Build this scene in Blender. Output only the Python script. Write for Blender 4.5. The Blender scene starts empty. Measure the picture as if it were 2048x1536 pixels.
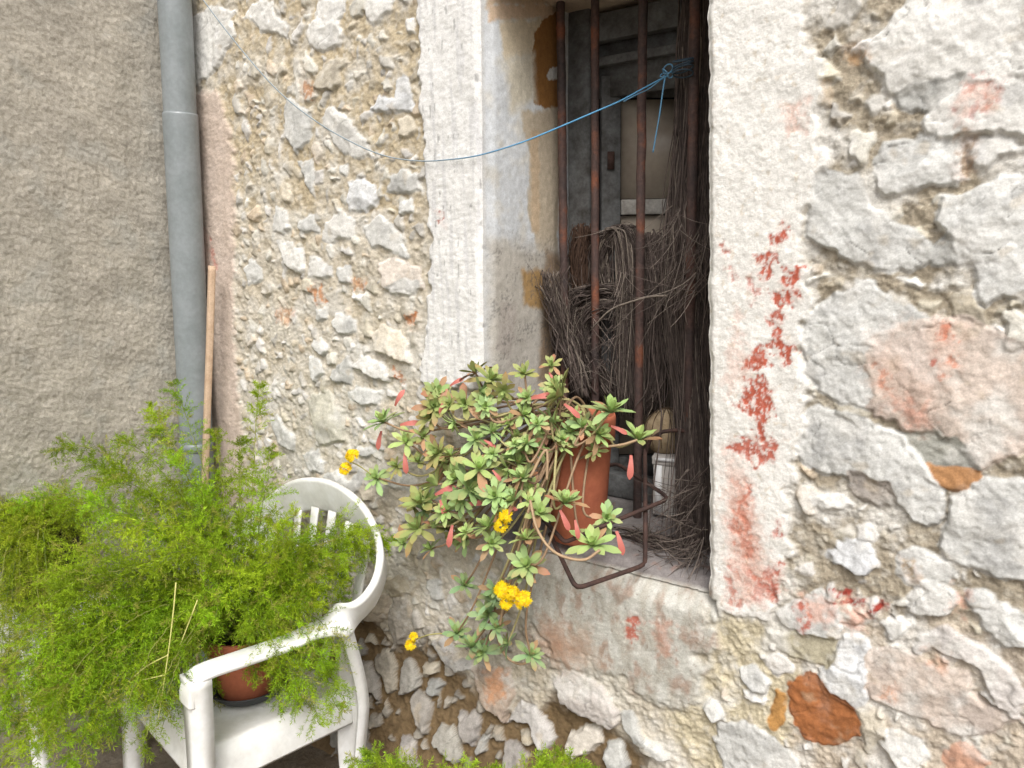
import bpy, bmesh, math, random
import numpy as np
from math import sin, cos, radians, pi, sqrt, atan2
from mathutils import Vector, Matrix, Euler

random.seed(7)
RNG = np.random.default_rng(7)
SC = bpy.context.scene
COL = SC.collection

# ------------------------------------------------------------------ camera
CAM_D, CAM_H = 1.65, 1.65
YAW, PITCH, ROLL, FPX = radians(36), radians(10), radians(-1.1), 1540.0
CP = np.array([0.0, -CAM_D, CAM_H])
FWD = np.array([-sin(YAW) * cos(PITCH), cos(YAW) * cos(PITCH), -sin(PITCH)])
_r = np.cross(FWD, [0, 0, 1.0]); _r /= np.linalg.norm(_r); _u = np.cross(_r, FWD)
RGT = cos(ROLL) * _r + sin(ROLL) * _u
UPV = -sin(ROLL) * _r + cos(ROLL) * _u
cam = bpy.data.cameras.new('camera')
cam.sensor_width = 36.0
cam.lens = FPX / 2048 * 36.0
cam.clip_start = 0.02
cam.clip_end = 600
camo = bpy.data.objects.new('camera', cam)
COL.objects.link(camo)
M = Matrix.Identity(4)
for i in range(3):
    M[i][0], M[i][1], M[i][2], M[i][3] = RGT[i], UPV[i], -FWD[i], CP[i]
camo.matrix_world = M
SC.camera = camo

# ------------------------------------------------------------------ light
SUN_EL, SUN_AZ = radians(50), radians(38)      # azimuth from straight out of the wall (-y) towards +x
w = bpy.data.worlds.new('World'); SC.world = w; w.use_nodes = True
nt = w.node_tree; nt.nodes.clear()
sky = nt.nodes.new('ShaderNodeTexSky'); sky.sky_type = 'NISHITA'; sky.sun_disc = False
sky.sun_elevation = SUN_EL
sdir = Vector((sin(SUN_AZ) * cos(SUN_EL), -cos(SUN_AZ) * cos(SUN_EL), sin(SUN_EL)))
sky.sun_rotation = atan2(sdir.x, sdir.y)
sky.air_density = 1.0; sky.dust_density = 6.0; sky.ozone_density = 1.0
hs = nt.nodes.new('ShaderNodeHueSaturation'); hs.inputs['Saturation'].default_value = 0.35
bg = nt.nodes.new('ShaderNodeBackground'); bg.inputs['Strength'].default_value = 0.15
wo = nt.nodes.new('ShaderNodeOutputWorld')
nt.links.new(sky.outputs[0], hs.inputs['Color']); nt.links.new(hs.outputs[0], bg.inputs[0]); nt.links.new(bg.outputs[0], wo.inputs[0])
sun = bpy.data.lights.new('sun', 'SUN'); sun.energy = 1.4; sun.angle = radians(26); sun.color = (1.0, 0.98, 0.95)
suno = bpy.data.objects.new('sun', sun); COL.objects.link(suno)
suno.rotation_euler = sdir.to_track_quat('Z', 'Y').to_euler()
SC.view_settings.view_transform = 'Standard'
SC.view_settings.look = 'None'
SC.view_settings.exposure = 0.46
SC.view_settings.gamma = 1.0
SC.render.engine = 'CYCLES'
SC.cycles.max_bounces = 6; SC.cycles.diffuse_bounces = 4

# ------------------------------------------------------------------ helpers
def ray(px, py): return FWD * FPX + RGT * (px - 1024) - UPV * (py - 768)
def at(px, py, axis, val):
    d = ray(px, py); return CP + d * ((val - CP[axis]) / d[axis])
def atd(px, py, depth): return CP + ray(px, py) * (depth / FPX)
def proj(P):
    V = np.asarray(P) - CP
    z = V @ FWD
    return 1024 + FPX * (V @ RGT) / z, 768 - FPX * (V @ UPV) / z, z
def sstep(a, b, x):
    t = np.clip((x - a) / (b - a), 0, 1); return t * t * (3 - 2 * t)
def _hash(ix, iy, seed):
    h = (ix.astype(np.uint32) * np.uint32(374761393) + iy.astype(np.uint32) * np.uint32(668265263) + np.uint32((seed * 974711) & 0xffffffff))
    h = (h ^ (h >> np.uint32(13))) * np.uint32(1274126177)
    return (h ^ (h >> np.uint32(16)))
def pn(x, y, seed=0):
    x = np.asarray(x, dtype=np.float64) + 1000.37; y = np.asarray(y, dtype=np.float64) + 1000.71
    ix = np.floor(x).astype(np.int64); iy = np.floor(y).astype(np.int64)
    fx = x - ix; fy = y - iy
    def g(ax, ay, dx, dy):
        a = (_hash(ax, ay, seed) & np.uint32(1023)).astype(np.float64) * (2 * pi / 1024)
        return np.cos(a) * dx + np.sin(a) * dy
    ux = fx * fx * fx * (fx * (fx * 6 - 15) + 10); uy = fy * fy * fy * (fy * (fy * 6 - 15) + 10)
    a = g(ix, iy, fx, fy); b = g(ix + 1, iy, fx - 1, fy); c = g(ix, iy + 1, fx, fy - 1); d = g(ix + 1, iy + 1, fx - 1, fy - 1)
    return ((a + (b - a) * ux) + ((c + (d - c) * ux) - (a + (b - a) * ux)) * uy) * 1.5
def fbm(x, y, f, oct=4, seed=0, gain=0.5):
    s = 0; a = 1.0; n = 0
    for o in range(oct):
        s = s + a * pn(x * f, y * f, seed + o * 17); n += a; a *= gain; f *= 2.03
    return s / n
def ridged(x, y, f, oct=3, seed=0):
    s = 0; a = 1.0; n = 0
    for o in range(oct):
        s = s + a * (1 - np.abs(pn(x * f, y * f, seed + o * 31)) * 2); n += a; a *= 0.5; f *= 2.1
    return s / n
def sdf_poly(X, Y, poly):
    P = np.asarray(poly, dtype=float)
    d = np.full(X.shape, 1e9); inside = np.zeros(X.shape, bool)
    n = len(P)
    for i in range(n):
        a = P[i]; b = P[(i + 1) % n]
        e = b - a; L = e @ e + 1e-12
        t = np.clip(((X - a[0]) * e[0] + (Y - a[1]) * e[1]) / L, 0, 1)
        dx = X - a[0] - t * e[0]; dy = Y - a[1] - t * e[1]
        d = np.minimum(d, dx * dx + dy * dy)
        c = ((a[1] > Y) != (b[1] > Y))
        with np.errstate(divide='ignore', invalid='ignore'):
            xi = a[0] + (Y - a[1]) * (b[0] - a[0]) / (b[1] - a[1] if b[1] != a[1] else 1e-12)
        inside ^= c & (X < xi)
    d = np.sqrt(d)
    return np.where(inside, d, -d)

def mesh_np(name, V, Fq=None, Ft=None, smooth=True):
    """mesh from numpy arrays: V (n,3), quads (m,4), tris (k,3)"""
    me = bpy.data.meshes.new(name)
    V = np.ascontiguousarray(V, dtype=np.float32)
    me.vertices.add(len(V)); me.vertices.foreach_set('co', V.ravel())
    loops = []; starts = []; tot = []
    o = 0
    if Fq is not None and len(Fq):
        Fq = np.asarray(Fq, dtype=np.int32); loops.append(Fq.ravel()); starts.append(np.arange(len(Fq), dtype=np.int32) * 4); o = len(Fq) * 4
    if Ft is not None and len(Ft):
        Ft = np.asarray(Ft, dtype=np.int32); loops.append(Ft.ravel()); starts.append(o + np.arange(len(Ft), dtype=np.int32) * 3)
    L = np.concatenate(loops); S = np.concatenate(starts)
    me.loops.add(len(L)); me.loops.foreach_set('vertex_index', L)
    me.polygons.add(len(S)); me.polygons.foreach_set('loop_start', S)
    me.update(calc_edges=True)
    if smooth:
        me.polygons.foreach_set('use_smooth', np.ones(len(S), dtype=bool))
    me.validate()
    return me
def set_col(me, C, name='Col'):
    a = me.attributes.new(name, 'FLOAT_COLOR', 'POINT')
    C = np.asarray(C, dtype=np.float32)
    if C.shape[1] == 3: C = np.concatenate([C, np.ones((len(C), 1), np.float32)], 1)
    a.data.foreach_set('color', np.ascontiguousarray(C).ravel())
def set_float(me, A, name):
    a = me.attributes.new(name, 'FLOAT', 'POINT'); a.data.foreach_set('value', np.ascontiguousarray(A, dtype=np.float32))
def link(name, me, mat=None, parent=None):
    o = bpy.data.objects.new(name, me); COL.objects.link(o)
    if mat is not None and me is not None and len(me.materials) == 0: me.materials.append(mat)
    if parent is not None: o.parent = parent
    return o
def tag(o, label=None, cat=None, group=None, kind=None):
    if label: o['label'] = label
    if cat: o['category'] = cat
    if group: o['group'] = group
    if kind: o['kind'] = kind
    return o
def thing(name, label, cat, loc=(0, 0, 0), rz=0.0, group=None):
    o = bpy.data.objects.new(name, None); COL.objects.link(o); o.location = loc; o.rotation_euler = (0, 0, rz)
    o.empty_display_size = 0.1
    return tag(o, label, cat, group)

class MB:
    """collects shapes into one mesh"""
    def __init__(s): s.V = []; s.Q = []; s.T = []; s.C = []; s.n = 0
    def add(s, V, Q=None, T=None, C=None):
        V = np.asarray(V, dtype=float)
        if Q is not None and len(Q): s.Q.append(np.asarray(Q) + s.n)
        if T is not None and len(T): s.T.append(np.asarray(T) + s.n)
        s.V.append(V); s.n += len(V)
        if C is not None:
            C = np.asarray(C, dtype=float)
            if C.ndim == 1: C = np.tile(C, (len(V), 1))
            s.C.append(C)
    def build(s, name, mat, parent=None, smooth=True):
        me = mesh_np(name, np.concatenate(s.V), np.concatenate(s.Q) if s.Q else None, np.concatenate(s.T) if s.T else None, smooth)
        if s.C: set_col(me, np.concatenate(s.C))
        return link(name, me, mat, parent)
    def box(s, c, size, rot=None, C=None):
        c = np.asarray(c, float); h = np.asarray(size, float) / 2
        P = np.array([[x, y, z] for x in (-1, 1) for y in (-1, 1) for z in (-1, 1)], float) * h
        if rot is not None: P = P @ np.asarray(rot).T
        s.add(P + c, [[0, 1, 3, 2], [4, 6, 7, 5], [0, 4, 5, 1], [2, 3, 7, 6], [0, 2, 6, 4], [1, 5, 7, 3]], C=C)

def resample(P, n):
    """Catmull-Rom through P, n points"""
    P = np.asarray(P, float)
    if len(P) == 2: return P[0] + (P[1] - P[0]) * np.linspace(0, 1, n)[:, None]
    Q = np.vstack([2 * P[0] - P[1], P, 2 * P[-1] - P[-2]])
    m = len(P) - 1
    u = np.linspace(0, m, n); i = np.minimum(u.astype(int), m - 1); t = (u - i)[:, None]
    a, b, c, d = Q[i], Q[i + 1], Q[i + 2], Q[i + 3]
    return 0.5 * ((2 * b) + (-a + c) * t + (2 * a - 5 * b + 4 * c - d) * t ** 2 + (-a + 3 * b - 3 * c + d) * t ** 3)
def tube(mb, P, r, sides=6, C=None, closed_ends=True):
    P = np.asarray(P, float); n = len(P)
    r = np.broadcast_to(np.asarray(r, float), (n,))
    T = np.gradient(P, axis=0); T /= (np.linalg.norm(T, axis=1, keepdims=True) + 1e-12)
    h = np.array([0.31, 0.83, 0.46])
    if abs(np.mean(T @ h)) > 0.9: h = np.array([1.0, 0.1, 0.0])
    N = np.cross(T, h); N /= (np.linalg.norm(N, axis=1, keepdims=True) + 1e-12)
    B = np.cross(T, N)
    a = np.linspace(0, 2 * pi, sides, endpoint=False)
    V = P[:, None, :] + r[:, None, None] * (np.cos(a)[None, :, None] * N[:, None, :] + np.sin(a)[None, :, None] * B[:, None, :])
    V = V.reshape(-1, 3)
    i = np.arange(n - 1)[:, None]; j = np.arange(sides)[None, :]; k = (j + 1) % sides
    Q = np.stack([i * sides + j, i * sides + k, (i + 1) * sides + k, (i + 1) * sides + j], -1).reshape(-1, 4)
    Tt = []
    if closed_ends:
        V = np.vstack([V, P[0], P[-1]]); e0 = n * sides
        for q in range(sides):
            Tt.append([e0, (q + 1) % sides, q]); Tt.append([e0 + 1, (n - 1) * sides + q, (n - 1) * sides + (q + 1) % sides])
    if C is not None and np.ndim(C) == 2:
        C = np.repeat(C, sides, axis=0)
        if closed_ends: C = np.vstack([C, C[:1], C[-1:]])
    mb.add(V, Q, Tt if Tt else None, C)
def sweep(mb, P, up, hw, ht, n=None, rnd=0.45, prof=None):
    """rounded-rect section swept along P; up = hint for the thin direction"""
    P = np.asarray(P, float); n = len(P)
    T = np.gradient(P, axis=0); T /= np.linalg.norm(T, axis=1, keepdims=True)
    U = np.broadcast_to(np.asarray(up, float), (n, 3))
    S = np.cross(T, U); S /= np.linalg.norm(S, axis=1, keepdims=True)
    U = np.cross(S, T)
    hw = np.broadcast_to(np.asarray(hw, float), (n,)); ht = np.broadcast_to(np.asarray(ht, float), (n,))
    if prof is None:
        prof = []
        for cx, cy, a0 in ((1, 1, 0), (-1, 1, 90), (-1, -1, 180), (1, -1, 270)):
            for da in (0, 30, 60, 90):
                prof.append((cx, cy, cos(radians(a0 + da)), sin(radians(a0 + da))))
        R = np.minimum(hw, ht)[:, None] * rnd * 2
        R = np.minimum(R, np.minimum(hw, ht)[:, None] * 0.98)
        pr = np.array(prof)
        X = pr[None, :, 0] * (hw[:, None] - R) + pr[None, :, 2] * R
        Y = pr[None, :, 1] * (ht[:, None] - R) + pr[None, :, 3] * R
    else:
        pr = np.array(prof); X = pr[None, :, 0] * hw[:, None]; Y = pr[None, :, 1] * ht[:, None]
    m = X.shape[1]
    V = (P[:, None, :] + X[..., None] * S[:, None, :] + Y[..., None] * U[:, None, :]).reshape(-1, 3)
    i = np.arange(n - 1)[:, None]; j = np.arange(m)[None, :]; k = (j + 1) % m
    Q = np.stack([i * m + j, i * m + k, (i + 1) * m + k, (i + 1) * m + j], -1).reshape(-1, 4)
    Tt = []
    V = np.vstack([V, P[0], P[-1]]); e = n * m
    for q in range(m):
        Tt.append([e, (q + 1) % m, q]); Tt.append([e + 1, (n - 1) * m + q, (n - 1) * m + (q + 1) % m])
    mb.add(V, Q, Tt)
def lathe(mb, prof, c=(0, 0, 0), n=48, C=None, wob=0.0):
    prof = np.asarray(prof, float); m = len(prof)
    a = np.linspace(0, 2 * pi, n, endpoint=False)
    R = prof[:, 0][:, None] * (1 + wob * np.sin(2 * a + 0.6)[None, :])
    V = np.stack([R * np.cos(a), R * np.sin(a), np.repeat(prof[:, 1][:, None], n, 1)], -1).reshape(-1, 3) + np.asarray(c)
    i = np.arange(m - 1)[:, None]; j = np.arange(n)[None, :]; k = (j + 1) % n
    Q = np.stack([i * n + j, i * n + k, (i + 1) * n + k, (i + 1) * n + j], -1).reshape(-1, 4)
    mb.add(V, Q, C=C)

# ------------------------------------------------------------------ materials
def new_mat(name):
    m = bpy.data.materials.new(name); m.use_nodes = True
    t = m.node_tree; t.nodes.clear()
    out = t.nodes.new('ShaderNodeOutputMaterial'); b = t.nodes.new('ShaderNodeBsdfPrincipled')
    t.links.new(b.outputs[0], out.inputs[0])
    return m, t, b, out
def N(t, typ, **kw):
    n = t.nodes.new(typ)
    for k, v in kw.items():
        if k.startswith('i_'): n.inputs[int(k[2:]) if k[2:].isdigit() else k[2:].replace('_', ' ')].default_value = v
        else: setattr(n, k, v)
    return n
def noise(t, scale, detail=4, rough=0.55, vec=None):
    n = N(t, 'ShaderNodeTexNoise'); n.inputs['Scale'].default_value = scale; n.inputs['Detail'].default_value = detail; n.inputs['Roughness'].default_value = rough
    if vec is not None: t.links.new(vec, n.inputs['Vector'])
    return n
def ramp(t, fac, stops):
    r = N(t, 'ShaderNodeValToRGB'); e = r.color_ramp.elements
    while len(e) < len(stops): e.new(0.5)
    for k, (p, c) in enumerate(stops): e[k].position = p; e[k].color = (*c, 1) if len(c) == 3 else c
    t.links.new(fac, r.inputs[0]); return r
def mul(t, a, b, fac=1.0, mode='MULTIPLY'):
    m = N(t, 'ShaderNodeMix', data_type='RGBA', blend_type=mode); m.inputs[0].default_value = fac
    t.links.new(a, m.inputs[6])
    if hasattr(b, 'links') or hasattr(b, 'is_output'): t.links.new(b, m.inputs[7])
    else: m.inputs[7].default_value = (*b, 1)
    return m.outputs[2]
def bump(t, b, hts, dist=0.002, strength=1.0):
    prev = None
    for h, d in hts:
        n = N(t, 'ShaderNodeBump'); n.inputs['Strength'].default_value = strength; n.inputs['Distance'].default_value = d
        t.links.new(h, n.inputs['Height'])
        if prev is not None: t.links.new(prev.outputs[0], n.inputs['Normal'])
        prev = n
    t.links.new(prev.outputs[0], b.inputs['Normal'])
def objco(t): return N(t, 'ShaderNodeTexCoord').outputs['Object']
def attr(t, name):
    a = N(t, 'ShaderNodeAttribute'); a.attribute_name = name; return a

def mat_attr(name, rough=0.9, fine=260, var=0.22, b1=0.0015, b2=0.0008, spec=0.25):
    """vertex colours for the big patches, noise for the fine grain"""
    m, t, b, out = new_mat(name)
    co = objco(t); c = attr(t, 'Col').outputs['Color']
    n1 = noise(t, fine, 5, 0.65, co); n2 = noise(t, fine / 5, 5, 0.6, co)
    r1 = ramp(t, n1.outputs[0], [(0.28, (1 - var,) * 3), (0.72, (1 + var * 0.5,) * 3)])
    r2 = ramp(t, n2.outputs[0], [(0.3, (1 - var * 0.7, 1 - var * 0.72, 1 - var * 0.8)), (0.7, (1 + var * 0.35,) * 3)])
    k = mul(t, mul(t, c, r1.outputs[0]), r2.outputs[0])
    t.links.new(k, b.inputs['Base Color'])
    b.inputs['Roughness'].default_value = rough; b.inputs['Specular IOR Level'].default_value = spec
    g = attr(t, 'grain').outputs['Fac']
    mm = N(t, 'ShaderNodeMath', operation='MULTIPLY'); t.links.new(n1.outputs[0], mm.inputs[0]); t.links.new(g, mm.inputs[1])
    bump(t, b, [(n2.outputs[0], b2), (mm.outputs[0], b1)])
    return m
def mat_plain(name, col, rough=0.5, var=0.15, scale=30, b1=0.0005, spec=0.4, col2=None, metallic=0.0):
    m, t, b, out = new_mat(name)
    co = objco(t); n1 = noise(t, scale, 5, 0.6, co); n2 = noise(t, scale * 6, 4, 0.6, co)
    c2 = col2 if col2 else tuple(v * (1 - var * 2) for v in col)
    r1 = ramp(t, n1.outputs[0], [(0.3, c2), (0.65, col)])
    r2 = ramp(t, n2.outputs[0], [(0.3, (1 - var,) * 3), (0.7, (1.04,) * 3)])
    t.links.new(mul(t, r1.outputs[0], r2.outputs[0]), b.inputs['Base Color'])
    b.inputs['Roughness'].default_value = rough; b.inputs['Specular IOR Level'].default_value = spec; b.inputs['Metallic'].default_value = metallic
    bump(t, b, [(n2.outputs[0], b1)])
    return m
def mat_leaf(name, trans=0.35, rough=0.45, spec=0.3, var=0.25):
    m, t, b, out = new_mat(name)
    c = attr(t, 'Col').outputs['Color']
    n1 = noise(t, 60, 3, 0.6, objco(t))
    r = ramp(t, n1.outputs[0], [(0.3, (1 - var,) * 3), (0.7, (1.1,) * 3)])
    k = mul(t, c, r.outputs[0])
    t.links.new(k, b.inputs['Base Color']); b.inputs['Roughness'].default_value = rough; b.inputs['Specular IOR Level'].default_value = spec
    tr = N(t, 'ShaderNodeBsdfTranslucent'); t.links.new(k, tr.inputs[0])
    ms = N(t, 'ShaderNodeMixShader'); ms.inputs[0].default_value = trans
    t.links.new(b.outputs[0], ms.inputs[1]); t.links.new(tr.outputs[0], ms.inputs[2]); t.links.new(ms.outputs[0], out.inputs[0])
    return m

M_WALL = mat_attr('limestone_masonry')
M_STUCCO = mat_attr('grey_stucco', fine=300, var=0.28, b1=0.0030, b2=0.0018, rough=0.95, spec=0.15)
M_PVC = mat_plain('grey_pvc', (0.245, 0.27, 0.28), 0.26, 0.10, 11, 0.0002, 0.5, (0.19, 0.215, 0.22))
M_RUST = mat_plain('rusted_iron', (0.085, 0.045, 0.035), 0.8, 0.35, 22, 0.0012, 0.3, (0.035, 0.024, 0.022))
M_RUST2, _t, _b, _o = new_mat('rusted_iron_bars')
_co = objco(_t); _n1 = noise(_t, 7, 4, .6, _co); _n2 = noise(_t, 110, 4, .65, _co)
_k = ramp(_t, _n1.outputs[0], [(.35, (.040, .028, .026)), (.55, (.085, .045, .036)), (.66, (.20, .065, .03)), (.72, (.10, .048, .036))])
_t.links.new(mul(_t, _k.outputs[0], ramp(_t, _n2.outputs[0], [(.3, (.55,) * 3), (.7, (1.15,) * 3)]).outputs[0]), _b.inputs['Base Color'])
_b.inputs['Roughness'].default_value = .75; bump(_t, _b, [(_n2.outputs[0], .002)])
M_WOODGREY = mat_plain('weathered_grey_wood', (0.17, 0.175, 0.175), 0.8, 0.3, 18, 0.0015, 0.2, (0.07, 0.065, 0.06))
M_WOODPALE = mat_plain('pale_wood', (0.62, 0.46, 0.33), 0.7, 0.16, 26, 0.0008, 0.25, (0.50, 0.35, 0.24))
M_PANE = mat_plain('dusty_pane_reflection', (0.42, 0.36, 0.29), 0.35, 0.12, 8, 0.0002, 0.5, (0.30, 0.25, 0.20))  # dusty glass with the brown it reflects put into the colour
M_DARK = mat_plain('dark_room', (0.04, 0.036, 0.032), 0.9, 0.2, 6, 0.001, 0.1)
M_PLASTIC = mat_plain('white_plastic', (0.80, 0.80, 0.79), 0.36, 0.05, 11, 0.00005, 0.45, (0.63, 0.62, 0.58))
M_TERRA = mat_plain('terracotta', (0.42, 0.135, 0.07), 0.75, 0.12, 12, 0.0006, 0.25, (0.30, 0.09, 0.05))
M_SAUCER = mat_plain('black_plastic', (0.035, 0.037, 0.042), 0.45, 0.1, 15, 0.0002, 0.4)
M_SOIL = mat_plain('potting_soil', (0.05, 0.032, 0.02), 0.95, 0.4, 60, 0.004, 0.1)
M_CORD = mat_plain('blue_cord', (0.09, 0.27, 0.46), 0.6, 0.2, 120, 0.0004, 0.3, (0.15, 0.27, 0.37))
M_CARTON = mat_plain('pale_carton', (0.50, 0.47, 0.44), 0.7, 0.08, 14, 0.0002, 0.2)
M_WHITE = mat_plain('white_edging', (0.78, 0.78, 0.78), 0.6, 0.05, 14, 0.0002, 0.2)
M_JUG = mat_plain('tan_basketry', (0.36, 0.28, 0.18), 0.8, 0.15, 40, 0.0012, 0.2, (0.26, 0.19, 0.11))
M_LEAF = mat_leaf('succulent_leaf', 0.18, 0.5, 0.25, 0.15)
M_FERN = mat_leaf('fern_needle', 0.45, 0.5, 0.25, 0.2)
M_TWIG = mat_leaf('dry_twig', 0.0, 0.85, 0.15, 0.3)
M_PETAL = mat_leaf('yellow_petal', 0.3, 0.6, 0.2, 0.1)
M_STEM = mat_leaf('green_stem', 0.0, 0.6, 0.25, 0.15)

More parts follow.
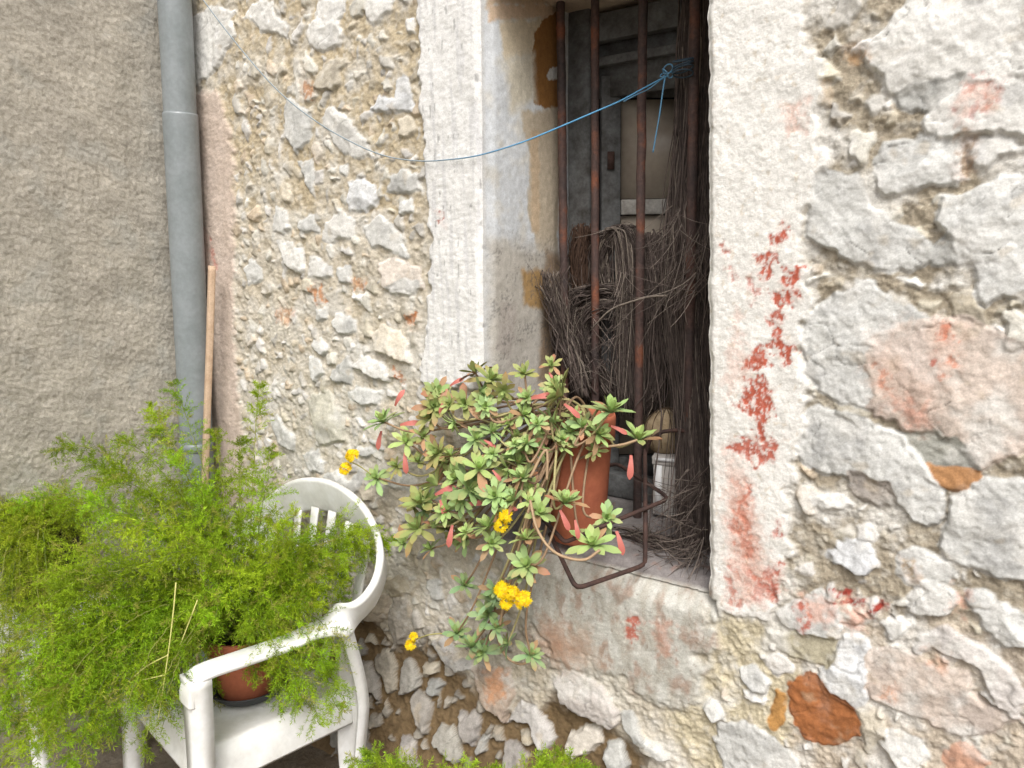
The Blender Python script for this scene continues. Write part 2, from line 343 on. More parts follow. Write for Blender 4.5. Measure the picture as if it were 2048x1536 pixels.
# ------------------------------------------------------------------ stone house wall
# outlines of the single stones: (outline on the wall face given as photo points, height, colour key)
WH, GR, LG, BG, PK, OR, DK, BL = ((.66, .65, .62), (.44, .44, .42), (.56, .56, .54), (.54, .49, .40), (.55, .47, .41), (.33, .125, .045), (.33, .33, .295), (.60, .61, .62))
ST = [
 ([(1815,9),(1786,30),(1774,57),(1735,87),(1717,100),(1740,128),(1776,146),(1781,178),(1799,190),(1836,169),(1877,160),(1936,153),(2003,158),(2048,146),(2110,130),(2120,-60),(1830,-60)],.045,WH),
 ([(1799,194),(1836,173),(1930,158),(1905,195),(1875,222),(1820,212)],.012,GR),
 ([(1856,238),(1877,224),(1918,190),(1936,162),(2003,166),(2060,168),(2080,262),(2014,263),(1980,258),(1941,265),(1909,274),(1854,265)],.04,WH),
 ([(1770,290),(1800,283),(1918,281),(1921,315),(1912,345),(1905,364),(1850,362),(1830,373),(1797,383),(1780,384),(1763,356),(1758,330)],.035,LG),
 ([(1946,290),(1991,274),(2014,281),(2035,295),(1989,304),(1968,331),(1948,324)],.02,WH),
 ([(1889,396),(1923,392),(1966,371),(2003,355),(2060,350),(2080,600),(2014,584),(1973,604),(1959,581),(1955,545),(1946,520),(1927,520),(1904,478),(1884,440)],.035,LG),
 ([(1621,417),(1618,360),(1650,340),(1708,357),(1726,383),(1740,415),(1770,428),(1786,449),(1820,463),(1845,483),(1863,497),(1861,513),(1843,524),(1820,536),(1786,538),(1749,527),(1708,515),(1676,497),(1644,490),(1623,467)],.032,LG),
 ([(1868,500),(1898,478),(1925,500),(1915,525),(1880,522)],.015,GR),
 ([(1792,556),(1831,558),(1852,572),(1840,577),(1797,561)],.018,WH),
 ([(1645,606),(1671,595),(1717,586),(1726,561),(1745,561),(1774,584),(1800,604),(1827,620),(1860,645),(1800,655),(1745,670),(1735,740),(1760,800),(1740,808),(1690,800),(1650,785),(1625,750),(1610,700),(1612,640)],.036,LG),
 ([(1750,672),(1800,655),(1870,643),(1934,641),(1980,654),(2014,675),(2070,700),(2055,890),(2014,906),(1980,926),(1955,933),(1936,910),(1911,874),(1870,858),(1850,860),(1813,855),(1799,839),(1774,830),(1745,808),(1765,798),(1740,738)],.048,PK),
 ([(1809,869),(1866,864),(1909,878),(1923,901),(1950,935),(1955,949),(1930,968),(1880,970),(1850,940),(1820,894)],.006,DK),
 ([(1850,934),(1955,945),(1962,962),(1935,975),(1895,972),(1862,958)],.012,(.42,.22,.10)),
 ([(1615,830),(1640,815),(1690,830),(1740,846),(1799,869),(1818,894),(1850,940),(1866,963),(1875,991),(1879,1023),(1870,1042),(1854,1046),(1820,1026),(1802,1000),(1786,971),(1774,962),(1703,943),(1650,945),(1605,915),(1600,860)],.036,LG),
 ([(1700,947),(1775,966),(1788,990),(1780,1010),(1740,1005),(1715,985),(1695,960)],.018,(.42,.38,.34)),
 ([(1635,994),(1680,991),(1699,1000),(1685,1012),(1648,1012)],.02,WH),
 ([(1907,998),(1946,980),(1980,957),(2014,962),(2060,968),(2080,1149),(2014,1151),(1968,1133),(1927,1122),(1900,1110),(1888,1090),(1900,1046)],.038,LG),
 ([(1660,1106),(1690,1092),(1726,1076),(1745,1101),(1749,1128),(1726,1138),(1690,1128)],.025,BL),
 ([(1804,1115),(1843,1103),(1895,1119),(1904,1147),(1895,1163),(1854,1174),(1820,1163),(1799,1140)],.02,LG),
 ([(1822,1195),(1888,1172),(1907,1195),(1895,1220),(1854,1227),(1827,1220)],.026,WH),
 ([(1772,1251),(1790,1238),(1822,1240),(1808,1258),(1781,1272)],.02,WH),
 ([(1936,1185),(1968,1190),(2037,1231),(2060,1244),(2070,1285),(2014,1281),(1980,1258),(1966,1226),(1945,1203)],.028,LG),
 ([(1708,1267),(1735,1283),(1738,1311),(1731,1363),(1726,1391),(1717,1413),(1708,1413),(1692,1402),(1653,1379),(1646,1350),(1660,1318),(1674,1292)],.038,BL),
 ([(1600,1354),(1630,1354),(1649,1368),(1658,1382),(1690,1398),(1708,1416),(1729,1425),(1731,1455),(1708,1466),(1671,1484),(1637,1480),(1614,1468),(1589,1425),(1585,1382)],.012,OR),
 ([(1560,1384),(1570,1390),(1562,1430),(1550,1455),(1545,1440)],.006,(.45,.24,.08)),
 ([(1740,1313),(1786,1299),(1831,1313),(1866,1331),(1898,1343),(1930,1343),(1936,1379),(1968,1409),(2003,1425),(2037,1432),(2003,1443),(1968,1457),(1946,1464),(1923,1461),(1877,1445),(1831,1427),(1797,1411),(1770,1402),(1745,1393),(1740,1345)],.038,PK),
 ([(1831,1299),(1870,1290),(1920,1313),(1957,1322),(1975,1360),(2000,1400),(2030,1425),(2044,1400),(2041,1380),(2010,1330),(1960,1290),(1900,1265),(1850,1270)],.03,(.62,.58,.55)),
 ([(1767,1459),(1786,1459),(1843,1482),(1850,1509),(1831,1523),(1808,1540),(1792,1509),(1770,1487)],.032,WH),
 ([(1895,1500),(1923,1489),(1950,1500),(1964,1523),(1950,1550),(1900,1550)],.02,(.58,.34,.24)),
 ([(1722,1415),(1735,1412),(1767,1440),(1750,1482),(1738,1500),(1735,1450)],.022,BG),
 ([(1436,1450),(1481,1443),(1527,1464),(1561,1482),(1584,1512),(1590,1560),(1470,1560),(1440,1494)],.034,LG),
 ([(1488,1336),(1506,1331),(1534,1359),(1525,1382),(1506,1375),(1490,1350)],.022,LG),
 ([(1490,1379),(1538,1398),(1506,1404),(1490,1395)],.018,WH),
 ([(1413,1418),(1424,1400),(1442,1407),(1447,1427),(1429,1434)],.036,LG),
 ([(1560,1230),(1600,1200),(1640,1178),(1670,1200),(1680,1255),(1665,1272),(1610,1262),(1580,1248)],.024,LG),
 ([(1540,1262),(1580,1268),(1660,1278),(1672,1300),(1650,1325),(1590,1310),(1560,1290)],.010,(.46,.42,.31)),
 ([(1097,1353),(1111,1375),(1124,1404),(1153,1420),(1189,1436),(1216,1454),(1232,1456),(1241,1429),(1219,1382),(1180,1350),(1144,1335)],.055,(.50,.46,.43)),
 ([(1241,1427),(1266,1422),(1284,1458),(1305,1479),(1332,1503),(1341,1515),(1323,1517),(1287,1497),(1261,1467),(1248,1450)],.05,GR),
 ([(1140,1461),(1162,1454),(1198,1454),(1205,1485),(1190,1499),(1153,1506),(1137,1494)],.035,(.56,.52,.46)),
 ([(1214,1481),(1239,1472),(1261,1512),(1266,1530),(1234,1550),(1212,1512)],.03,GR),
 ([(1041,1404),(1075,1402),(1093,1440),(1115,1472),(1108,1485),(1092,1486),(1072,1458),(1063,1447),(1041,1440),(1022,1440)],.04,(.48,.46,.44)),
 ([(1043,1456),(1061,1454),(1075,1476),(1072,1483),(1057,1476)],.03,BG),
 ([(1023,1472),(1054,1476),(1072,1503),(1068,1526),(1040,1530),(1027,1503)],.035,(.47,.44,.41)),
 ([(941,1335),(960,1328),(1021,1335),(1030,1386),(1022,1422),(1021,1440),(1000,1416),(975,1404),(957,1375)],.035,(.56,.45,.36)),
 ([(712,1321),(734,1314),(745,1325),(766,1350),(781,1386),(773,1379),(764,1373),(741,1366),(729,1350)],.045,(.44,.41,.37)),
 ([(755,1307),(772,1296),(782,1303),(797,1332),(799,1346),(802,1375),(791,1379),(782,1353),(759,1332)],.045,(.44,.40,.33)),
 ([(802,1316),(824,1317),(836,1332),(849,1350),(847,1366),(835,1375),(817,1379),(809,1350)],.045,(.43,.41,.37)),
 ([(685,1335),(712,1334),(725,1361),(727,1386),(729,1397),(745,1422),(745,1454),(729,1450),(707,1404),(691,1407),(687,1368)],.045,(.36,.345,.31)),
 ([(752,1429),(770,1427),(781,1449),(799,1472),(806,1488),(786,1492),(764,1476),(754,1454)],.04,(.35,.33,.30)),
 ([(836,1379),(853,1375),(874,1397),(878,1418),(879,1450),(865,1436),(851,1415),(838,1393)],.04,(.42,.39,.35)),
 ([(836,1450),(861,1456),(874,1490),(878,1499),(861,1504),(852,1490)],.04,(.48,.45,.42)),
 ([(897,1436),(921,1429),(935,1449),(946,1472),(953,1494),(941,1501),(914,1476),(896,1463)],.045,(.46,.44,.39)),
 ([(928,1422),(960,1413),(971,1440),(967,1476),(950,1470),(935,1441)],.04,(.44,.41,.38)),
 ([(975,1458),(993,1456),(993,1483),(982,1486),(971,1476)],.035,(.48,.47,.44)),
 ([(860,1361),(881,1353),(892,1371),(881,1386),(860,1377)],.035,GR),
 ([(847,1328),(874,1328),(874,1346),(852,1353)],.03,BG),
 ([(867,1276),(896,1274),(914,1296),(919,1314),(946,1317),(944,1337),(919,1343),(892,1321),(874,1301)],.038,(.54,.52,.49)),
 ([(696,1292),(721,1282),(737,1296),(734,1308),(712,1312),(694,1305)],.035,(.36,.34,.31)),
 ([(732,1271),(743,1273),(752,1290),(736,1285)],.025,BG),
 ([(789,1196),(817,1194),(824,1214),(840,1255),(817,1267),(801,1290),(782,1255),(780,1228)],.045,(.44,.40,.34)),
 ([(826,1214),(842,1224),(850,1251),(832,1255)],.035,(.52,.49,.44)),
 ([(746,1189),(782,1194),(778,1235),(746,1245),(715,1234)],.04,(.43,.37,.29)),
 ([(774,1155),(797,1144),(840,1169),(825,1187),(785,1194),(770,1177)],.038,(.43,.38,.29)),
 ([(850,1151),(883,1155),(889,1200),(875,1202),(856,1177)],.035,GR),
 ([(380,37),(406,25),(424,10),(451,16),(475,21),(467,39),(477,74),(461,94),(444,125),(424,148),(393,170),(380,156)],.036,WH),
 ([(490,33),(506,4),(518,0),(547,2),(551,25),(565,43),(582,53),(576,76),(557,68),(522,66),(510,45)],.026,WH),
 ([(633,-5),(696,-5),(696,27),(682,47),(686,74),(678,94),(639,104),(623,94),(610,76),(619,49),(633,39)],.034,WH),
 ([(734,-5),(794,-5),(790,23),(771,29),(755,45),(747,51),(734,35)],.03,WH),
 ([(647,125),(664,115),(690,115),(705,125),(684,141),(682,172),(649,184),(629,176),(635,152)],.028,BG),
 ([(761,191),(790,197),(794,162),(806,148),(828,176),(828,223),(802,225),(761,223),(740,228),(740,219)],.034,BL),
 ([(796,236),(822,232),(833,254),(822,277),(798,273)],.024,BG),
 ([(644,236),(654,211),(677,223),(708,238),(714,262),(736,281),(750,310),(720,320),(690,310),(669,289),(646,250)],.032,WH),
 ([(568,205),(583,186),(601,211),(624,225),(628,248),(619,283),(595,305),(572,273)],.03,LG),
 ([(808,35),(830,35),(831,68),(820,68)],.026,WH),
 ([(694,362),(730,356),(751,372),(761,401),(730,424),(698,420)],.034,BL),
 ([(679,327),(698,327),(696,354),(685,350)],.02,LG),
 ([(595,321),(624,319),(630,358),(632,395),(618,379),(605,346)],.026,LG),
 ([(573,321),(589,321),(585,352),(569,338)],.02,BG),
 ([(542,340),(569,348),(589,391),(581,405),(564,403),(554,368)],.026,BG),
 ([(552,415),(579,416),(583,458),(569,469),(546,461)],.026,LG),
 ([(599,446),(616,426),(634,424),(640,465),(616,467),(597,457)],.026,LG),
 ([(644,444),(685,422),(712,440),(708,477),(679,477),(663,491),(646,483)],.03,WH),
 ([(728,452),(759,426),(776,440),(804,467),(810,493),(821,512),(815,520),(776,497),(743,497),(731,475)],.034,LG),
 ([(556,481),(585,483),(608,500),(612,530),(610,549),(585,540),(565,518)],.034,WH),
 ([(622,514),(640,510),(665,530),(667,551),(647,555),(618,553)],.028,WH),
 ([(673,532),(702,530),(702,563),(679,567)],.024,LG),
 ([(780,354),(808,334),(837,340),(843,379),(817,391),(776,383)],.026,LG),
 ([(800,405),(821,397),(831,426),(804,426)],.022,LG),
 ([(753,522),(792,514),(841,534),(850,580),(770,580)],.026,(.62,.56,.50)),
 ([(485,534),(505,512),(524,534),(528,559),(499,570)],.022,LG),
 ([(702,733),(722,708),(749,716),(780,733),(776,765),(743,749)],.055,WH),
 ([(626,677),(644,675),(657,692),(655,706),(642,710),(628,694)],.036,LG),
 ([(620,712),(646,716),(647,745),(632,765),(620,735)],.032,LG),
 ([(671,727),(702,708),(710,735),(704,770),(681,765),(661,755)],.032,GR),
 ([(739,667),(765,649),(804,661),(819,688),(825,725),(792,716),(753,702)],.055,(.60,.55,.46)),
 ([(696,782),(722,767),(743,774),(772,780),(765,800),(733,811),(704,800)],.032,LG),
 ([(624,784),(663,782),(675,810),(694,817),(690,880),(640,890),(618,810)],.04,(.56,.54,.46)),
 ([(671,626),(690,626),(716,642),(712,665),(683,667),(667,649)],.036,LG),
 ([(632,616),(655,612),(657,638),(636,642)],.022,LG),
 ([(700,569),(714,591),(737,587),(724,604),(706,599)],.026,WH),
 ([(774,573),(812,556),(847,563),(831,589),(792,591)],.026,WH),
 ([(539,834),(557,828),(578,854),(594,877),(592,901),(562,887),(543,852)],.042,LG),
 ([(609,912),(621,893),(637,897),(652,926),(645,944),(625,944)],.04,LG),
 ([(707,832),(721,830),(734,852),(727,856)],.026,WH),
 ([(715,893),(742,891),(752,905),(730,914),(715,908)],.034,LG),
 ([(736,877),(752,877),(773,897),(768,906),(750,893)],.03,GR),
 ([(646,947),(676,940),(695,959),(729,932),(732,955),(711,990),(668,979),(645,965)],.04,LG),
 ([(719,987),(748,975),(746,998),(730,1000)],.03,BG),
 ([(768,959),(801,946),(832,951),(838,967),(812,979),(773,973)],.03,WH),
]
# stones low down between chair and sill carry the shade of chair and plants in their colour
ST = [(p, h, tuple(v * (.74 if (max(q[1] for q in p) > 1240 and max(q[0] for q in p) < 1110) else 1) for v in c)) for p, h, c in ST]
# red and pink paint / iron staining: outline points, colour, softness (metres), strength
RED, PINK, ORG = (.43, .105, .065), (.62, .33, .24), (.52, .22, .08)
PAINT = [
 ([(1572,449),(1584,453),(1572,477),(1552,504),(1550,547),(1533,566),(1521,547),(1513,516),(1541,496),(1552,473)],RED,.004,1),
 ([(1443,495),(1460,497),(1455,508),(1444,505)],RED,.004,.8),([(1465,530),(1480,540),(1482,560),(1470,548)],RED,.004,.7),
 ([(1505,560),(1520,575),(1515,600),(1508,590)],RED,.004,.7),
 ([(1584,539),(1599,535),(1591,578),(1603,598),(1588,605),(1572,617),(1568,672),(1588,688),(1591,719),(1572,727),(1556,695),(1545,676),(1552,617),(1548,586),(1564,574)],RED,.004,1),
 ([(1537,691),(1541,711),(1529,742),(1505,738),(1490,734),(1498,711),(1517,699)],RED,.004,1),
 ([(1498,758),(1529,754),(1545,781),(1548,816),(1533,852),(1529,875),(1513,875),(1513,848),(1494,820),(1478,809),(1494,781)],RED,.004,1),
 ([(1513,875),(1533,875),(1572,879),(1556,902),(1548,922),(1517,934),(1509,910),(1486,914),(1459,891),(1478,879)],RED,.005,.95),
 ([(1498,969),(1509,969),(1494,1008),(1490,1062),(1482,1062),(1478,1027)],RED,.005,.9),
 ([(1462,1039),(1486,1023),(1502,1078),(1509,1110),(1490,1110)],RED,.006,.8),([(1548,1047),(1568,1039),(1564,1070),(1552,1074)],RED,.005,.8),
 ([(1564,1122),(1571,1126),(1557,1164),(1550,1195),(1540,1199),(1533,1167),(1512,1160),(1508,1143),(1529,1147),(1550,1147)],RED,.006,.9),
 ([(1466,1115),(1473,1167),(1494,1202),(1470,1209),(1459,1199),(1463,1150)],RED,.006,.75),
 ([(1450,900),(1490,930),(1510,1000),(1530,1090),(1555,1160),(1520,1205),(1470,1205),(1460,1100),(1455,1000)],PINK,.02,.42),([(1470,960),(1500,950),(1515,1040),(1520,1120),(1500,1190),(1475,1150),(1480,1050)],(.50,.19,.12),.009,.45),([(1510,1150),(1550,1130),(1560,1180),(1525,1205),(1500,1200)],RED,.008,.5),
 ([(1480,620),(1500,760),(1460,790),(1450,760)],PINK,.012,.35),
 ([(1595,1209),(1616,1206),(1623,1251),(1606,1262)],RED,.005,.9),([(1600,1190),(1665,1195),(1670,1240),(1630,1240)],PINK,.015,.6),
 ([(1665,1174),(1697,1185),(1735,1206),(1770,1206),(1766,1223),(1742,1227),(1714,1213),(1686,1199)],(.30,.05,.035),.006,1),
 ([(1690,1210),(1740,1225),(1735,1255),(1700,1250)],PINK,.012,.7),
 ([(1945,160),(1965,158),(1960,190),(1950,188)],RED,.006,.5),([(1975,162),(1998,172),(1993,205),(1970,218),(1972,205),(1985,195),(1985,178)],RED,.006,.55),
 ([(1908,220),(1918,216),(1925,230),(1950,224),(1945,235),(1920,240)],(.36,.09,.08),.005,.55),([(1930,170),(1990,170),(1985,215),(1915,235)],PINK,.012,.4),
 ([(1740,680),(1800,650),(1870,650),(1930,655),(1935,700),(1900,740),(1880,780),(1870,850),(1820,850),(1770,810),(1745,760)],(.60,.42,.34),.02,.4),
 ([(1880,645),(1890,642),(1910,690),(1900,695),(1882,670)],(.55,.18,.10),.006,.8),([(1862,725),(1872,708),(1880,712),(1875,725)],RED,.004,.8),
 ([(1885,735),(1910,720),(1915,730),(1890,745)],(.52,.2,.12),.006,.7),([(1755,740),(1775,745),(1775,775),(1760,765)],(.58,.26,.17),.006,.7),
 ([(1780,790),(1830,800),(1865,850),(1820,852)],(.58,.30,.22),.012,.7),
 ([(1255,1245),(1268,1226),(1287,1240),(1278,1272),(1256,1274)],RED,.005,.9),([(1310,1235),(1350,1240),(1345,1320),(1320,1300)],(.45,.22,.15),.012,.55),
 ([(1060,1270),(1180,1255),(1200,1320),(1120,1340)],(.40,.26,.18),.03,.6),([(1080,1230),(1130,1240),(1150,1300),(1100,1310)],(.42,.23,.14),.02,.5),
 ([(1570,215),(1615,205),(1600,260),(1575,265)],PINK,.008,.5),
 ([(975,1340),(1010,1340),(1015,1390),(985,1395)],ORG,.012,.6),
 ([(622,575),(645,572),(650,598),(632,605)],ORG,.006,.8),([(812,630),(832,630),(828,655),(812,650)],(.45,.17,.06),.005,.9),
 ([(784,735),(800,740),(806,765),(790,758)],(.50,.20,.09),.005,.9),([(603,165),(628,165),(632,195),(612,195)],(.40,.19,.08),.006,.8),
 ([(703,555),(735,565),(720,580),(708,578)],ORG,.005,.6),([(560,610),(590,625),(575,650),(555,640)],ORG,.008,.5),
 ([(425,480),(440,530),(436,545),(428,520)],(.62,.22,.17),.006,.6),([(395,420),(420,470),(425,540),(400,520)],(.6,.38,.30),.012,.5),
 ([(886,425),(891,425),(893,450),(889,448)],(.35,.10,.06),.003,.9),
 ([(1695,100),(1730,105),(1728,128),(1712,125)],(.45,.27,.13),.008,.7),
 ([(1915,1185),(1930,1190),(1925,1230),(1915,1220)],PINK,.01,.6),([(1860,1300),(1895,1310),(1890,1335),(1865,1325)],(.5,.25,.15),.012,.5),
 ([(1770,1370),(1795,1375),(1790,1395),(1772,1390)],(.58,.30,.18),.008,.7),([(1930,265),(1945,265),(1942,340),(1918,350)],(.36,.25,.17),.008,.8),
 ([(1805,1120),(1835,1118),(1835,1160),(1815,1160)],(.38,.24,.10),.006,.6),
]
Z_SILL, Z_TOP = 0.827, 2.335
def xl_of(z): return -1.288 + (z - 1.377) * ((-1.268 + 1.288) / (2.268 - 1.377))
def xr_of(z): return -0.631 + (z - 0.827) * ((-0.669 + 0.631) / (2.155 - 0.827)) + 0.005 * pn(z * 11, z * 0 + 3.3, 5) + 0.003 * pn(z * 34, z * 0 + 7.3, 6)
X0, X1, Z0, Z1 = -2.86, 1.7, -0.03, 3.7
ux = np.concatenate([np.linspace(0, 1, 381), 1 + np.linspace(0, 1, 191)[1:], 2 + np.linspace(0, 0.30, 261)[1:], 2 + 0.30 + 0.40 * np.linspace(0, 1, 171)[1:], 2.70 + 0.30 * np.linspace(0, 1, 41)[1:]])
zz = np.concatenate([np.linspace(Z0, Z_SILL, 276), np.linspace(Z_SILL, Z_TOP, 481)[1:], np.linspace(Z_TOP, 2.62, 81)[1:], np.linspace(2.62, Z1, 136)[1:]])
iL, iR = 380, 570
kS, kT = 275, 755
UG, ZG = np.meshgrid(ux, zz)
XL, XR = xl_of(ZG), xr_of(ZG)
XG = np.where(UG <= 1, X0 + (XL - X0) * UG, np.where(UG <= 2, XL + (XR - XL) * (UG - 1), XR + (X1 - XR) * (UG - 2)))
Pp = np.stack([XG, np.zeros_like(XG), ZG], -1)
PX, PY, _ = proj(Pp)
def to_wall(poly): return [(lambda p: (p[0], p[2]))(at(px, py, 1, 0.0)) for px, py in poly]
wx = 0.007 * pn(XG * 22, ZG * 22, 11) + 0.004 * pn(XG * 60, ZG * 60, 12)
wz = 0.007 * pn(XG * 22, ZG * 22, 13) + 0.004 * pn(XG * 60, ZG * 60, 14)
XW, ZW = XG + wx, ZG + wz
def window(poly, pad):
    P = np.asarray(poly); x0, z0 = P.min(0) - pad; x1, z1 = P.max(0) + pad
    rows = np.where((zz >= z0) & (zz <= z1))[0]
    if len(rows) == 0: return None
    cm = np.where((XG[rows].min(0) <= x1) & (XG[rows].max(0) >= x0))[0]
    if len(cm) == 0: return None
    return np.s_[rows[0]:rows[-1] + 1, cm[0]:cm[-1] + 1]
def mask(poly_px, soft, amp=0.0, seed=1, freq=40):
    poly = to_wall(poly_px); s = window(poly, soft * 3 + amp + 0.02); out = np.zeros_like(XG)
    if s is None: return out
    d = sdf_poly(XW[s], ZW[s], poly)
    if amp: d = d + amp * fbm(XG[s], ZG[s], freq, 4, seed)
    out[s] = sstep(-soft, soft, d); return out
def blend(C, col, m): return C + (np.asarray(col) - C) * m[..., None]

f1 = fbm(XG, ZG, 6, 4, 21); f2 = fbm(XG, ZG, 22, 4, 22); f3 = fbm(XG, ZG, 70, 3, 23); f4 = pn(XG * 170, ZG * 170, 24)
# mortar colour by zone, each with its own blotches
zr = sstep(1380, 1560, PX); zb = sstep(700, 1000, PY); zmid = sstep(200, 700, PY)
lim = sstep(.05, .42, fbm(XG, ZG, 9, 5, 25)); lim2 = sstep(.18, .45, fbm(XG, ZG, 28, 4, 26))
cl = blend(np.broadcast_to(np.array((.46, .385, .265)), XG.shape + (3,)).copy(), (.54, .50, .43), np.clip(zmid * .8 + f1 * .8, 0, 1))
C = blend(cl, (.33, .285, .215), zr)
C = blend(C, (.60, .57, .50), np.clip(lim * .6 + lim2 * .4, 0, .85) * (1 - .25 * zr))
C = blend(C, (.52, .46, .33), mask([(1425,1215),(1560,1240),(1600,1350),(1590,1500),(1400,1560),(1330,1440),(1420,1330)], .03, .03, 31))
C = blend(C, (.50, .43, .35), mask([(1620,1250),(1900,1230),(2100,1300),(2100,1600),(1560,1600),(1600,1350)], .03, .03, 32) * .8)
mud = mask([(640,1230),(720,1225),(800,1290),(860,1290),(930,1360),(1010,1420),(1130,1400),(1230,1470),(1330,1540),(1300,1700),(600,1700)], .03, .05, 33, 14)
C = blend(C, (.13, .082, .034), mud * .95)  # brown mud mortar, deepened for the shade of chair and plants
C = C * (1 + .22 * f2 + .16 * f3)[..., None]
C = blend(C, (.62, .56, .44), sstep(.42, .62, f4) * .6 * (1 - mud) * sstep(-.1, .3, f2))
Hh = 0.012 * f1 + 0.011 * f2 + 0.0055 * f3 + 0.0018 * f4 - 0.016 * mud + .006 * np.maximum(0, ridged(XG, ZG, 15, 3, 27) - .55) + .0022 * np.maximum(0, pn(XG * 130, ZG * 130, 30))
grain = np.full_like(XG, 1.0)
occ = np.full_like(XG, -1.0)
rs = np.random.default_rng(3)
def put_stone(poly, h, col, k, tone=1.0, edge=.013):
    global C, Hh, grain, occ
    s = window(poly, .05)
    if s is None: return
    X, Z = XG[s], ZG[s]
    d = sdf_poly(XW[s], ZW[s], poly) + .003 * pn(X * 45 + k, Z * 45, 41)
    P = np.asarray(poly); c = P.mean(0); ext = P.max(0) - P.min(0); size = float(np.sqrt(np.prod(ext)))
    smear = np.maximum(0, fbm(X, Z, 13, 4, 42) + .12) * min(.022, size * .3) * sstep(-.7, .6, (Z - c[1]) / (ext[1] * .5 + 1e-6))
    d = d - smear * (.6 if c[0] > -.62 else 1) + (.011 if (c[0] > -.62 and size > .04) else .003)
    prof = sstep(0.0, edge * .7, d)
    top = np.full_like(X, 9.0); tint = np.zeros_like(X)
    nf = 4 + int(size / .03)
    wob = .016 * pn(X * 18, Z * 18, 43 + k)
    h = h * .62
    for q in range(min(nf, 14)):
        a = rs.uniform(0, 2 * pi); g = rs.uniform(.08, .55); o = rs.uniform(-.2, .42) * size
        pl = h * 1.15 + g * ((X - c[0] + wob) * cos(a) + (Z - c[1] + wob) * sin(a) + o) * (.6 if size > .2 else .75)
        t = rs.uniform(-.12, .1)
        tint = np.where(pl < top, t, tint); top = np.minimum(top, pl)
    top = np.clip(top, h * .30, h * 1.2)
    low = np.clip((c[1] - Z) / (ext[1] * .5 + 1e-6), -1, 1)
    top = top * (.78 + .38 * low) + .004
    crk = sstep(.035, .0, np.abs(pn(X * 13 + wob * 20, Z * 13, 54 + k))) * sstep(-.1, .3, pn(X * 9, Z * 9, 55 + k)) * (size > .06)
    top = top + .003 * (ridged(X, Z, 24, 3, 51 + k) - .5) + .0014 * fbm(X, Z, 70, 3, 52) + .0004 * pn(X * 190, Z * 190, 53) - .0035 * crk
    Hh[s] = Hh[s] * (1 - prof) + (top + Hh[s] * .35) * prof
    b = np.asarray(col) * tone
    veins = sstep(.5, .85, ridged(X, Z, 9, 3, 61 + k))
    cc = np.broadcast_to(b, X.shape + (3,)) * (1 + tint + .16 * fbm(X, Z, 14, 4, 62 + k) + .10 * fbm(X, Z, 60, 3, 63))[..., None]
    cc = blend(cc, b * np.array((.70, .70, .71)), sstep(.08, .36, fbm(X, Z, 12, 5, 64 + k)) * .8)
    cc = blend(cc, np.minimum(b * 1.18, .76), veins * .35)
    cc = blend(cc, (.45, .37, .26), sstep(.25, .5, fbm(X, Z, 18, 3, 65 + k)) * .35)
    cc = blend(cc, b * .45, crk * .6)
    m = sstep(-.002, .004, d)[..., None]
    C[s] = C[s] * (1 - m) + cc * m
    grain[s] = grain[s] * (1 - m[..., 0]) + .35 * m[..., 0]
    occ[s] = np.maximum(occ[s], d)
STW = [(to_wall(p), h, c) for p, h, c in ST]
# small fill stones between the large ones
for p, h, c in STW:
    s = window(p, .03)
    if s is not None: occ[s] = np.maximum(occ[s], sdf_poly(XG[s], ZG[s], p))
FILL_L = [(470,-20),(835,-20),(850,300),(845,700),(960,790),(1050,1110),(1060,1300),(900,1330),(690,1240),(560,960),(480,900)]
FILL_M = [(690,1240),(900,1330),(1060,1420),(1300,1540),(1300,1680),(600,1680)]
FILL_R = [(1620,-40),(2200,-40),(2200,1620),(1420,1620),(1440,1330),(1600,1240)]
fills = []
regs = [(to_wall(FILL_L), 2600, .011, .042), (to_wall(FILL_M), 420, .012, .036), (to_wall(FILL_R), 900, .008, .036)]
for poly, n, r0, r1 in regs:
    P = np.asarray(poly); lo, hi = P.min(0), P.max(0)
    for q in range(n):
        x, z = rs.uniform(lo[0], hi[0]), rs.uniform(lo[1], hi[1])
        r = r0 + (r1 - r0) * rs.random() ** 1.6
        if z < Z0 + .02 or sdf_poly(np.array([[x]]), np.array([[z]]), poly)[0, 0] < 0: continue
        k = min(np.searchsorted(zz, z), len(zz) - 1); i = min(np.searchsorted(XG[k], x), XG.shape[1] - 1)
        if occ[k, i] > -r * .5: continue
        a0 = rs.uniform(0, pi); el = rs.uniform(.5, .95); m = rs.integers(5, 8)
        ang = np.sort(rs.uniform(0, 2 * pi, m)); rr = r * rs.uniform(.75, 1.15, m)
        bx, bz = rr * np.cos(ang), rr * np.sin(ang) * el
        pl = [(x + u * cos(a0) - v * sin(a0), z + u * sin(a0) + v * cos(a0)) for u, v in zip(bx, bz)]
        s = window(pl, .04)
        if s is None: continue
        occ[s] = np.maximum(occ[s], sdf_poly(XG[s], ZG[s], pl))
        px, py, _ = proj((x, 0, z))
        col = (.30, .275, .235) if (py > 1230 and px < 1300) else [(.58, .56, .50), (.52, .48, .39), (.48, .43, .34), (.60, .58, .55), (.53, .44, .33), (.46, .44, .40)][rs.integers(6)]  # low fill stones take a darker colour for that same shade
        fills.append((pl, r * rs.uniform(.25, .75) + .004, col))
